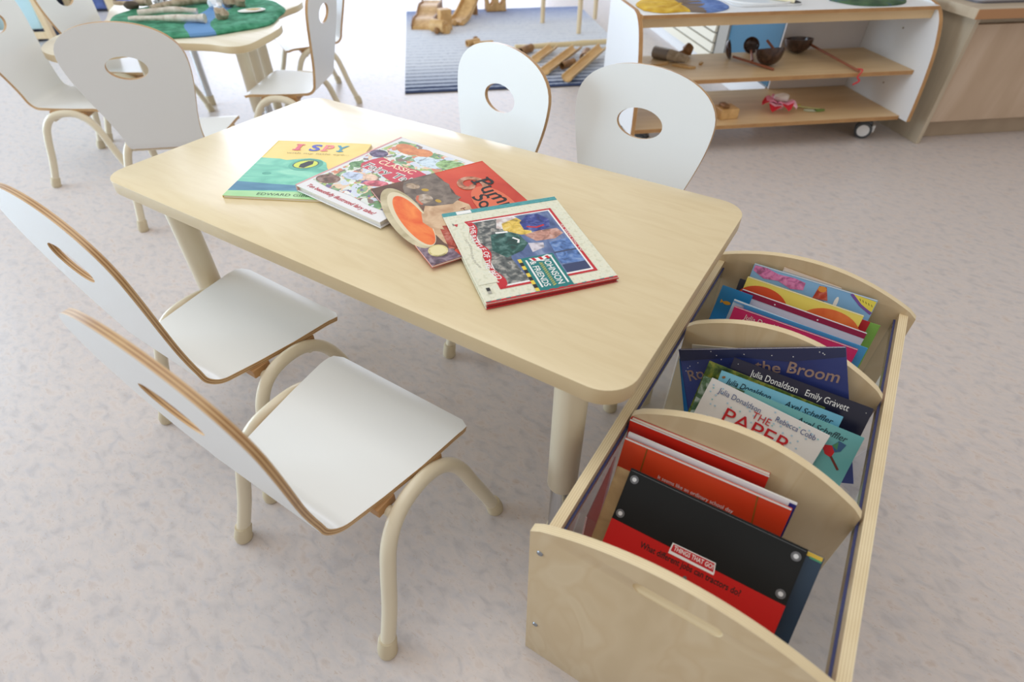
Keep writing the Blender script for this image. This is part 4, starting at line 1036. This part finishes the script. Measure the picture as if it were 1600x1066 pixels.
a.ell(BOWL, 12.2, 2.2, 10.9, 3.4, -0.06, 40).ell(mat('cover_bowl_rim', (226, 214, 182), 0.35), 13.0, 2.7, 9.9, 2.75, -0.04, 40).ell(SOUP, 13.7, 2.9, 8.9, 2.25, -0.04, 40)
a.poly(TANF, [(12.6, 5.0), (15.5, 4.0), (18, 4.6), (19.4, 6.4), (16, 6.8), (13.6, 6.6)])
a.ell(mat('cover_eye_gold', (196, 160, 60), 0.35), 5.3, 9.1, 0.75, 0.5, 0.8).ell(MATS['cover_eye_gold'], 10.2, 9.6, 0.7, 0.45, 0.3)
a.ell(mott('cover_muzzle', (178, 158, 138)), 8.2, 7.6, 1.9, 1.5, 0.3).line(mat('cover_mouth_rose', (206, 110, 82), 0.35), [(6.6, 7.0), (8.0, 6.2), (10.0, 6.4)], 0.5)
a.ell(mat('cover_pale_glow', (226, 112, 78), 0.35), 16.5, 18.6, 7.5, 3.6)
sw = [(7.6+3.6*(1-i/40)*math.cos(0.9+i*0.19), 17.6+3.1*(1-i/40)*math.sin(0.9+i*0.19)) for i in range(36)]
a.line(mott('cover_swirl', (192, 130, 98)), sw, 1.2)
wr = lambda u, v: (u, v+0.35*math.sin(u*0.9))
def slab(x, y, w, h):                                           # little slab serifs
    a.rect(INK, x, y, x+w, y+h)
a.text(INK, 'Pumpkin', 6.9, 18.8, 19.0, 3.5, fat=0.015, warp=wr)
slab(6.3, 18.5, 1.9, 0.45); slab(6.4, 21.9, 1.2, 0.45)
a.text(INK, 'Soup', 11.9, 15.6, 9.6, 3.0, fat=0.015, warp=wr)
a.text(mat('print_dark_red', (120, 30, 24), 0.35), 'Helen Cooper', 14.6, 12.0, 11, 1.1)
a.ell(mott('cover_medal', (222, 206, 140)), 24.6, 2.7, 1.7, 1.7).ell(mat('cover_medal_in', (234, 222, 170), 0.3), 24.6, 2.7, 1.35, 1.35)
BLp = Vector((0.5506, 0.2344, 0.5775)); BRp = Vector((0.8109, 0.1021, 0.5605)); TLp = Vector((0.6894, 0.4408, 0.5765))
Xp = (BRp-BLp).normalized(); Up = TLp-BLp
picture_book(TLp-Xp*0.012, Xp, Up, 0.280, 0.247, 0.0042, PBG, 'orange paperback with a soup bowl on the cover, third from the left on the table', a, GT)
# toy photo book, nearest
CRM = noise_mat('cover_speckled_cream', [(0.35, (214, 214, 190)), (0.5, (232, 230, 208)), (0.65, (222, 224, 204))], (1, 1, 1), 130, 2, 0, 0.28)
PH = noise_mat('cover_photo_blue', [(0.3, (62, 80, 124)), (0.5, (96, 116, 160)), (0.7, (150, 164, 196))], (1, 2, 1), 18, 4, 0.6, 0.3)
PHG = noise_mat('cover_photo_rubble', [(0.3, (48, 52, 56)), (0.5, (104, 108, 106)), (0.65, (176, 172, 164)), (0.8, (84, 70, 66))], (1, 1, 1), 90, 4, 0.5, 0.35)
TEAL = mat('cover_teal', (26, 122, 122), 0.3)
a = Art()
a.rect(PW, 0.1, 2.6, 1.15, 5.4)
a.rect(PR, 3.8, 3.2, 24.3, 19.9).rect(PW, 4.3, 3.7, 23.8, 19.4).rect(PH, 4.6, 4.0, 23.4, 19.1)
a.poly(PHG, [(4.6, 4.0), (23.4, 4.0), (23.4, 8.4), (17, 7.6), (13, 8.6), (8, 9.0), (4.6, 10.0)])
a.poly(noise_mat('cover_photo_white', [(0.4, (196, 176, 170)), (0.6, (232, 228, 226))], (1, 1, 1), 60, 3, 0, 0.3), [(4.6, 9.0), (7.6, 8.0), (9, 11), (6, 13), (4.6, 12.4)])
a.poly(mott('cover_photo_yellow', (232, 196, 84)), [(6.4, 9.4), (8.6, 9.0), (10.8, 11.6), (11.0, 13.6), (8.0, 14.0), (5.2, 12.6)])
a.poly(mott('cover_photo_blue2', (46, 62, 142)), [(7.0, 12.6), (5.0, 14.6), (5.0, 16.8), (7.4, 18.2), (9.8, 17.4), (10.6, 14.8), (9.4, 12.6)])
a.line(PR, [(8.6, 13.4), (9.3, 15.0), (8.9, 16.6)], 0.45)
a.poly(mott('cover_photo_green', (28, 84, 76)), [(9.4, 6.4), (8.6, 9.0), (10.6, 11.2), (13.6, 11.8), (15.4, 10.2), (16.6, 7.0), (14, 5.2)])
a.line(PW, [(9.0, 7.4), (9.2, 9.6)], 0.5).line(PW, [(11.2, 9.8), (12.2, 10.6), (13.0, 10.2)], 0.4)
a.poly(mott('cover_photo_pink', (196, 142, 126)), [(11.0, 12.0), (10.4, 15.0), (10.6, 18.4), (12.4, 18.9), (13.6, 16.8), (13.4, 13.4)])
a.poly(mott('cover_photo_pale', (212, 204, 214)), [(13.6, 11.8), (14.2, 14.4), (15.6, 14.0), (16.4, 11.6)])
a.poly(mott('cover_photo_steel', (86, 124, 186)), [(14.4, 15.4), (20.8, 14.9), (21.4, 19.1), (14.0, 19.1)]).line(mat('cover_photo_grey', (64, 74, 104), 0.3), [(17.6, 15.0), (17.6, 19.1)], 0.4).rect(mat('cover_photo_dark', (54, 66, 104), 0.3), 21.2, 14.9, 23.4, 19.1)
a.poly(PR, [(4.4, 3.2), (24.0, 3.2), (24.0, 4.0)]+[(23.6-19.2*i/24, 4.3+0.55*math.sin(0.6+i*0.62)) for i in range(25)])
a.poly(CRM, [(3.6, 0.3), (22.4, 0.3)]+[(22.4-18.8*i/24, 3.0+0.55*math.sin(0.9+i*0.62)) for i in range(25)])
a.text(PW, 'THE BATTLE OF THE BED', 5.4, 3.15, 16.4, 0.95, fat=0.012, warp=lambda u, v: (u, v+0.42*math.sin(0.6+(18.2-u)/19.2*24*0.62)))
a.text(mat('print_grey', (128, 124, 112), 0.4), 'Story and pictures from the series', 9.5, 1.6, 8.6, 0.5, warp=lambda u, v: (u, v+0.3*math.sin(u*0.8)))
a.rect(TEAL, 17.6, 8.9, 26.7, 14.7)
for i in range(9):
    a.rect(mat('cover_tape_yellow', (236, 206, 70), 0.35) if i % 2 == 0 else INK, 17.7+i, 8.35, 18.7+i, 8.95)
a.rect(PW, 18.3, 9.5, 25.8, 9.8).rect(PW, 18.3, 13.9, 25.8, 14.2)
a.text(PW, 'JOHNSON', 18.9, 12.35, 6.9, 1.15, fat=0.012).text(PW, '& FRIENDS', 18.9, 10.05, 6.9, 1.05, fat=0.012)
a.line(mat('cover_zig_yellow', (240, 214, 60), 0.35), [(19.6+0.24*i, 11.75+(0.28 if i % 2 else -0.28)) for i in range(27)], 0.16)
a.poly(PW, [(18.0, 10.2), (18.9, 10.6), (19.2, 12.2), (18.2, 14.4), (17.7, 13.6), (18.2, 12.2)])
for q in range(3): a.poly(PR, [(18.0+0.05*q, 10.6+1.2*q), (18.9, 10.9+1.2*q), (18.9, 11.4+1.2*q), (18.0, 11.2+1.2*q)])
a.text(PW, 'AS SEEN ON TV', 9.5, 19.46, 9.0, 0.36)
for i in range(8): a.rect(PW, 5.6+2.4*i, 3.3, 5.8+2.4*i, 3.6)
a.poly(PR, [(4.3, 1.1), (5.2, 1.5), (4.3, 1.9)]).text(INK, 'ABC', 3.9, 0.9, 0.9, 0.3, rot=0)
a.rect(INK, 23.4, 1.1, 24.2, 1.7).rect(mat('cover_grey_mark', (170, 168, 156), 0.35), 24.3, 1.1, 24.9, 1.7)
a.rect(PR, 26.6, 0.1, 27.0, 22.2)
for i in range(14): a.rect(TEAL, 26.55, 0.2+1.58*i, 26.75, 0.95+1.58*i)
BLj = Vector((0.7326, 0.2346, 0.5690)); BRj = Vector((0.9436, 0.0639, 0.5602)); TLj = Vector((0.8743, 0.4084, 0.5668))
BLj = Vector((0.7355, 0.2290, 0.5712)); BRj = Vector((0.9445, 0.0630, 0.5618)); TLj = Vector((0.8760, 0.4040, 0.5680))
r = picture_book(TLj, BRj-BLj, TLj-BLj, 0.2705, 0.2235, 0.0100, CRM, 'cream hardback with a photo of toys and a teal spine, nearest book on the table', a, GT, True, (noise_mat('teal_spine_cloth', [(0.3, (40, 132, 140)), (0.7, (96, 176, 178))], (30, 4, 1), 20, 3, 0, 0.25), 0.012))
mb = MB(); mb.box(0.266, 0.0005, -0.0103, 0.2712, 0.223, -0.0078); mb.box(0.266, 0.0005, -0.0026, 0.2712, 0.223, -0.0004); mb.build('red_board_edge', PR, r, False, 0.0006)
mb = MB(); mb.box(0.2655, 0.003, -0.0078, 0.2696, 0.2205, -0.0026); mb.build('red_page_edge', mat('dark_red_edge', (150, 24, 34), 0.5), r)

# ---- front compartment of the book box
GF = 'books in the front compartment of the book box'
RED = noise_mat('cover_red', [(0.3, (200, 36, 22)), (0.7, (214, 46, 30))], (1, 1, 1), 5, 2, 0, 0.3)
REDO = noise_mat('cover_orange_red2', [(0.3, (200, 54, 24)), (0.7, (220, 76, 40))], (1, 1, 1), 5, 2, 0, 0.3)
lean_book((1.190, 0.092, 0.419), 0.205, 0.262, 0.007, 8, 2.1, RED, 'plain red hardback leaning on the front divider of the book box', Art().rect(mat('cover_white_top', (232, 228, 222), 0.35), 0, 25.9, 20.5, 26.2), GF)
NAVY2 = mat('cover_royal_navy', (44, 46, 118), 0.3)
lean_book((1.1975, 0.0705, 0.4135), 0.240, 0.2625, 0.0035, 20, 1.6, mat('cover_white_gloss2', (232, 230, 230), 0.3), 'thin white booklet with a navy right border behind the orange red one', Art().rect(NAVY2, 23.1, 0, 24, 26), GF)
a = Art()
BROWN = mat('print_brown', (140, 84, 24), 0.4)
h = 26.5
a.line(BROWN, [(3.5, h-0.3), (3.7, h-12)], 0.18).line(BROWN, [(19.3, h-0.2), (20.7, h-10)], 0.18)
a.text(PW, 'It seems like an ordinary school day', 6.2, h-4.1, 11.0, 0.62, rot=-0.02)
a.rect(mat('cover_white_top', (232, 228, 222), 0.35), 0, h-0.22, 23.6, h)
lean_book((1.197, 0.060, 0.412), 0.237, 0.265, 0.0035, 24, 1.5, REDO, 'orange red paperback with two brown strings and white lettering in the book box', a, GF)
TAN = noise_mat('cover_tan_paper', [(0.3, (150, 118, 76)), (0.7, (196, 164, 116))], (1, 1, 1), 24, 4, 0.6, 0.5)
lean_book((1.206, 0.014, 0.401), 0.200, 0.180, 0.003, 40, 1.4, TAN, 'tan paper covered booklet peeping out left of the black and red book', None, GF)
a = Art(); h = 18.8
a.rect(mat('cover_corner_yellow', (216, 182, 60), 0.35), 20.3, h-0.55, 22.3, h).rect(mat('cover_corner_green', (70, 150, 110), 0.35), 20.9, h-0.75, 22.3, h-0.5)
lean_book((1.2591, 0.0148, 0.4095), 0.2245, 0.188, 0.0055, 42, 0.70, noise_mat('cover_slate_blue', [(0.3, (30, 52, 74)), (0.7, (40, 64, 88))], (1, 1, 1), 8, 2, 0, 0.32), 'slate blue book with a yellow corner, right behind the black and red book', a, GF)
BLK = noise_mat('cover_black', [(0.3, (22, 22, 22)), (0.7, (34, 35, 35))], (1, 1, 1), 5, 2, 0, 0.4, spec=0.2)
a = Art(); h = 18.6
a.rect(mat('cover_bright_red', (196, 20, 22), 0.35), 0, 0, 23.6, h-7.6)
a.poly(PW, [(8.7, h-7.9), (14.7, h-7.9), (14.8, h-8.3), (8.6, h-8.4)])
a.poly(PW, [(8.7, h-6.85), (14.5, h-6.7), (14.8, h-8.1), (8.6, h-8.1)]).poly(PR, [(8.85, h-6.98), (14.4, h-6.83), (14.62, h-7.98), (8.78, h-7.98)])
a.text(PW, 'THINGS THAT GO!', 9.1, h-7.72, 5.3, 0.62, fat=0.015, rot=0.012)
a.text(INK, 'What different jobs can tractors do?', 4.9, h-9.5, 13.6, 0.85, fat=0.022, rot=0.02)
DOT = mat('print_grey_ring', (104, 104, 106), 0.4)
for x, y in ((0.95, h-1.3), (0.85, h-6.5), (22.6, h-1.35), (22.6, h-6.5)):
    a.ell(DOT, x, y, 0.60, 0.60).ell(mat('print_pale_grey', (214, 214, 214), 0.4), x, y, 0.30, 0.30)
a.ell(DOT, 11.7, h-10.4, 0.26, 0.26)
a.line(mat('print_dim_grey', (110, 112, 114), 0.4), [(0.1, h-0.25), (23.4, h-0.25)], 0.05)
tbk = lean_book((1.227, 0.010, 0.417), 0.236, 0.186, 0.0045, 44, 0.7, BLK, 'black and red landscape book about tractors at the front of the book box', a, GF)
sl_ = empty('plastic_wallet', (1.205, -0.035, 0.15), 0, 'clear pinkish plastic wallet standing against the left clear side of the book box', 'plastic wallet')
Mw = Matrix.Rotation(math.radians(-3), 4, 'Y')
mb = MB(); mb.prism([(-0.075, 0), (0.02, 0), (0.075, 0.235), (-0.02, 0.200)], -0.0006, 0.0006, 0, 0, 'x', (), Mw); mb.build('wallet_sheet', clear_mat('pink_clear_film', (236, 206, 206), 0.2, 0.08), sl_)
mb = MB(); mb.prism([(-0.0745, 0.002), (-0.0735, 0.002), (-0.0185, 0.200), (-0.0195, 0.2005)], -0.0009, 0.0009, 0, 0, 'x', (), Mw); mb.build('wallet_seam', PW, sl_)

# ---- middle compartment
GM = 'books in the middle compartment of the book box'
CREAMC = mat('cover_cream_plain', (228, 220, 200), 0.4)
lean_book((1.209, 0.344, 0.388), 0.180, 0.22, 0.003, 8, 18, CREAMC, 'cream booklet whose top just shows behind the dark blue star book', None, GM)
lean_book((1.196, 0.331, 0.356), 0.19, 0.18, 0.004, 12, 20, mat('cover_azure', (24, 116, 176), 0.3), 'azure blue book peeping out left of the dark blue star book', None, GM)
RB = noise_mat('cover_night_blue', [(0.3, (44, 54, 110)), (0.7, (64, 78, 144))], (1, 1, 1), 6, 3, 0.4, 0.28)
a = Art(); h = 25.0
GOLD = mat('print_dull_gold', (158, 130, 118), 0.4)
rnd = random.Random(9)
a.poly(mat('cover_night_dark', (46, 52, 88), 0.28), [(0, h), (26.2, h), (26.2, h-1.6), (18, h-2.4), (10, h-1.5), (0, h-2.2)])
for i in range(26): a.ell(PW, rnd.uniform(0.6, 25.6), h-rnd.uniform(0.3, 8), 0.09, 0.09, 0, 8)
a.text(GOLD, 'Room', 1.2, h-6.2, 6.4, 2.1, rot=0.24, fat=0.012, shear=0.1)
a.text(GOLD, 'on', 8.8, h-4.4, 2.6, 1.6, rot=0.06, fat=0.012)
a.text(GOLD, 'the', 12.6, h-3.9, 4.0, 1.9, rot=-0.14, fat=0.012)
a.text(GOLD, 'Broom', 17.5, h-4.3, 7.6, 2.1, rot=-0.24, fat=0.012, shear=0.1)
lean_book((1.1929, 0.3187, 0.3867), 0.2625, 0.250, 0.0045, 14, 23.96, RB, 'big dark blue book with stars and dull gold title, tilted, behind the others', a, GM)
DN = noise_mat('cover_dark_navy', [(0.3, (26, 26, 48)), (0.7, (36, 36, 62))], (1, 1, 1), 6, 2, 0, 0.28)
a = Art(); h = 27.0
a.text(PW, 'Julia Donaldson', 3.3, h-1.95, 7.6, 1.15).text(PW, 'Emily Gravett', 12.1, h-1.8, 6.5, 1.1)
a.line(mat('print_ring_gold', (176, 140, 84), 0.3), [(11.6+1.5*math.cos(t*0.2), h-3.8+1.2*math.sin(t*0.2)) for t in range(0, 17)], 0.22)
for i in range(16): a.ell(PW, rnd.uniform(0.6, 21), h-rnd.uniform(0.3, 6), 0.06, 0.06, 0, 8)
lean_book((1.287, 0.312, 0.420), 0.217, 0.270, 0.0040, 28, -0.2, DN, 'dark navy book with white author names and a gold ring', a, GM)
GRS = noise_mat('cover_grass', [(0.3, (46, 66, 30)), (0.5, (92, 116, 44)), (0.62, (150, 150, 60)), (0.75, (60, 84, 36))], (1, 1, 1), 60, 4, 1.0, 0.35)
lean_book((1.252, 0.2965, 0.407), 0.190, 0.255, 0.0035, 29, -1.7, GRS, 'book with a grassy green photo cover, left of the dark navy one', None, GM)
LBL = noise_mat('cover_sky_blue', [(0.3, (104, 176, 204)), (0.7, (140, 204, 224))], (1, 1, 1), 6, 3, 0, 0.28)
DKT = mat('print_dark_teal', (22, 50, 62), 0.35)
a = Art(); h = 26.5
a.text(DKT, 'Julia Donaldson', 1.3, h-1.75, 7.2, 1.0, shear=0.2, fat=0.008).text(DKT, 'Axel Scheffler', 10.8, h-1.75, 7.2, 1.0, shear=0.2, fat=0.008)
a.ell(mat('print_bee', (150, 100, 50), 0.35), 0.7, h-0.95, 0.3, 0.2, 0.6)
lean_book((1.277, 0.281, 0.410), 0.191, 0.265, 0.0035, 30, -0.3, LBL, 'sky blue book with dark handwritten author names', a, GM)
GRS2 = noise_mat('cover_leaf_photo', [(0.3, (40, 70, 40)), (0.5, (96, 130, 96)), (0.62, (200, 214, 206)), (0.75, (60, 90, 50))], (1, 1, 1), 45, 4, 1.0, 0.35)
lean_book((1.254, 0.2665, 0.397), 0.150, 0.255, 0.0030, 30, 0.4, GRS2, 'book with a leafy green and white cover, left of the white dotted book', None, GM)
TL_ = noise_mat('cover_soft_teal', [(0.3, (92, 164, 166)), (0.7, (132, 192, 192))], (1, 1, 1), 6, 3, 0, 0.28)
a = Art(); h = 26.0
a.text(DKT, 'Axel Scheffler', 8.6, h-1.75, 7.4, 1.0, shear=0.2, fat=0.008)
a.poly(PR, [(13.4, h-3.4), (14.6, h-3.0), (15.3, h-3.8), (15.2, h-4.9), (14.2, h-4.7), (13.7, h-4.0)]).poly(mat('print_wing_blue', (50, 90, 130), 0.35), [(14.6, h-3.0), (15.2, h-1.9), (16.3, h-2.1), (16.0, h-3.4), (15.3, h-3.9)]).poly(mat('print_wing_green', (70, 130, 90), 0.35), [(14.6, h-3.0), (15.2, h-2.1), (15.5, h-3.4)]).line(mat('print_tail', (110, 50, 44), 0.35), [(15.1, h-4.7), (16.8, h-6.3)], 0.35)
lean_book((1.323, 0.261, 0.407), 0.180, 0.260, 0.0030, 30, -1.3, TL_, 'soft teal book with a small red bird flying at its right edge', a, GM)
PPR = mat('cover_paper_white', (232, 230, 228), 0.3)
a = Art(); h = 26.0
SLB = mat('print_slate_blue', (72, 92, 140), 0.35); DUST = mat('print_dust_blue', (176, 206, 224), 0.4)
for i in range(70): a.ell(DUST, rnd.uniform(0.5, 18.5), h-rnd.uniform(0.3, 11), 0.17, 0.15, 0, 7)
for i in range(18): a.ell(mat('print_dust_teal', (140, 196, 204), 0.4), rnd.uniform(0.5, 18.5), h-rnd.uniform(0.3, 11), 0.15, 0.13, 0, 7)
a.text(SLB, 'Julia Donaldson', 1.8, h-1.75, 7.1, 0.95).text(SLB, 'Rebecca Cobb', 11.4, h-1.75, 6.2, 0.9)
a.text(PR, 'THE', 8.1, h-3.0, 2.9, 1.2).text(PR, 'PAPER', 4.3, h-5.7, 10.8, 2.45).text(PR, 'DOLLS', 4.3, h-8.9, 10.8, 2.45)
lean_book((1.269, 0.252, 0.413), 0.191, 0.260, 0.0030, 30, -5.6, PPR, 'white book with blue dots and a red title, front of the middle compartment', a, GM)

# ---- rear compartment
GR = 'books in the rear compartment of the book box'
lean_book((1.300, 0.6065, 0.440), 0.110, 0.26, 0.002, 8, -4, mat('cover_pale_card', (232, 214, 198), 0.4), 'pale card tab rising behind the blue and pink book', None, GR)
a = Art(); h = 26.0
CPK = mott('cover_pink_cloud', (226, 128, 186))
a.poly(CPK, [(0.2, h-0.3), (2.6, h-0.2), (5, h-0.7), (8, h-0.5), (10.2, h-0.8), (10.3, h-2.3), (8, h-2.8), (5.4, h-2.0), (2.6, h-2.4), (0.2, h-1.4)])
a.poly(mott('cover_red_coat', (196, 70, 50)), [(12.7, h-0.5), (14.0, h-0.4), (15.1, h-2.9), (12.4, h-3.2)]).ell(mat('cover_hood', (226, 150, 60), 0.35), 13.4, h-1.0, 0.75, 0.6).rect(mat('cover_boots', (90, 80, 150), 0.35), 13.0, h-3.6, 14.6, h-3.1)
a.ell(PW, 16.5, h-2.7, 0.35, 1.2)
a.poly(mat('cover_banner_yellow', (232, 216, 80), 0.35), [(18.4, h-0.1), (22.8, h-0.3), (22.8, h-2.4), (21.2, h-2.0)]).line(mat('cover_banner_violet', (120, 80, 160), 0.35), [(18.4, h-0.2), (20.6, h-1.8), (22.8, h-2.8)], 0.5)
for i in range(5): a.line(mat('print_banner_mark', (120, 110, 40), 0.35), [(20.0+0.55*i, h-0.6-0.12*i), (20.3+0.55*i, h-1.0-0.12*i)], 0.12)
a.rect(PW, 0, h-0.12, 22.8, h)
lean_book((1.245, 0.600, 0.434), 0.229, 0.260, 0.004, 20, -0.5, noise_mat('cover_light_blue', [(0.3, (124, 176, 222)), (0.7, (152, 198, 234))], (1, 1, 1), 6, 3, 0, 0.3), 'light blue book with a pink cloud and a little red coat, rearmost in the box', a, GR)
lean_book((1.228, 0.5905, 0.395), 0.05, 0.235, 0.004, 20, 0.4, mat('cover_dark_grey', (70, 72, 82), 0.35), 'narrow dark grey book between the fish book and the yellow book', None, GR)
lean_book((1.340, 0.5830, 0.394), 0.156, 0.23, 0.003, 21, -0.7, mat('cover_lime_green', (130, 182, 80), 0.35), 'lime green book showing at the right of the rear compartment', None, GR)
lean_book((1.243, 0.5755, 0.406), 0.234, 0.24, 0.004, 21, -1.9, mat('cover_deep_red', (180, 24, 36), 0.3), 'deep red book showing only beside the yellow cover, rear compartment', None, GR)
a = Art(); h = 25.5
OM = noise_mat('cover_orange_mound', [(0.3, (220, 100, 50)), (0.7, (236, 130, 66))], (1, 1, 1), 30, 3, 0, 0.35)
mound = lambda cx, w_, t: [(cx-w_, h-6)]+[(cx-w_*math.cos(PI*i/20), h-4.4+(4.4-t)*math.sin(PI*i/20)) for i in range(21)]+[(cx+w_, h-6)]
a.poly(mat('cover_red_mound', (220, 84, 44), 0.35), mound(4.2, 5.0, 0.9)).poly(OM, mound(17.2, 5.4, 0.75))
a.rect(PW, 0, h-0.1, 21.7, h)
lean_book((1.244, 0.563, 0.423), 0.217, 0.255, 0.004, 21, -1.9, mat('cover_lemon', (238, 220, 104), 0.3), 'yellow book with two orange mounds on its cover', a, GR)
a = Art(); h = 25.0
a.rect(mat('cover_crimson', (150, 24, 66), 0.3), 0, h-1.15, 23, h-0.1).rect(PW, 0, h-0.1, 23, h)
for x in (6.6, 14.6): a.ell(PW, x, h-0.75, 0.16, 0.14, 0, 8)
lean_book((1.245, 0.532, 0.411), 0.230, 0.250, 0.004, 21, -2.2, mat('cover_pale_lilac', (212, 208, 222), 0.3), 'pale lilac book with a crimson top band, rear compartment', a, GR)
a = Art(); h = 25.0
FISH = mat('print_fish', (214, 156, 40), 0.35)
a.ell(FISH, 2.0, h-3.1, 0.75, 0.38, 0.1).poly(FISH, [(1.35, h-3.1), (0.7, h-2.65), (0.75, h-3.55)])
lean_book((1.208, 0.518, 0.415), 0.060, 0.250, 0.004, 21, -2.2, mat('cover_sea_blue', (30, 124, 180), 0.3), 'sea blue book with a small golden fish at the left of the rear compartment', a, GR)
a = Art(); h = 24.5
a.rect(PW, 0, h-0.2, 22.6, h).rect(mat('cover_mid_blue', (110, 170, 220), 0.3), 0, h-0.55, 22.6, h-0.2)
lean_book((1.240, 0.490, 0.411), 0.226, 0.245, 0.0035, 20, -3.3, mat('cover_ice_blue', (190, 216, 236), 0.3), 'ice blue book right behind the pink one', a, GR)
lean_book((1.262, 0.4835, 0.4105), 0.219, 0.245, 0.0030, 20, -1.6, mat('cover_cornflower', (70, 150, 206), 0.3), 'cornflower blue book showing at the right behind the pink one', None, GR)
a = Art(); h = 24.5
a.text(PW, 'Julia Donaldson', 2.3, h-1.75, 8.0, 1.0, shear=0.1).rect(PW, 0, h-0.1, 22, h)
lean_book((1.246, 0.471, 0.409), 0.221, 0.245, 0.0035, 18, -1.3, mat('cover_magenta', (206, 44, 110), 0.3), 'magenta pink book at the front of the rear compartment', a, GR)
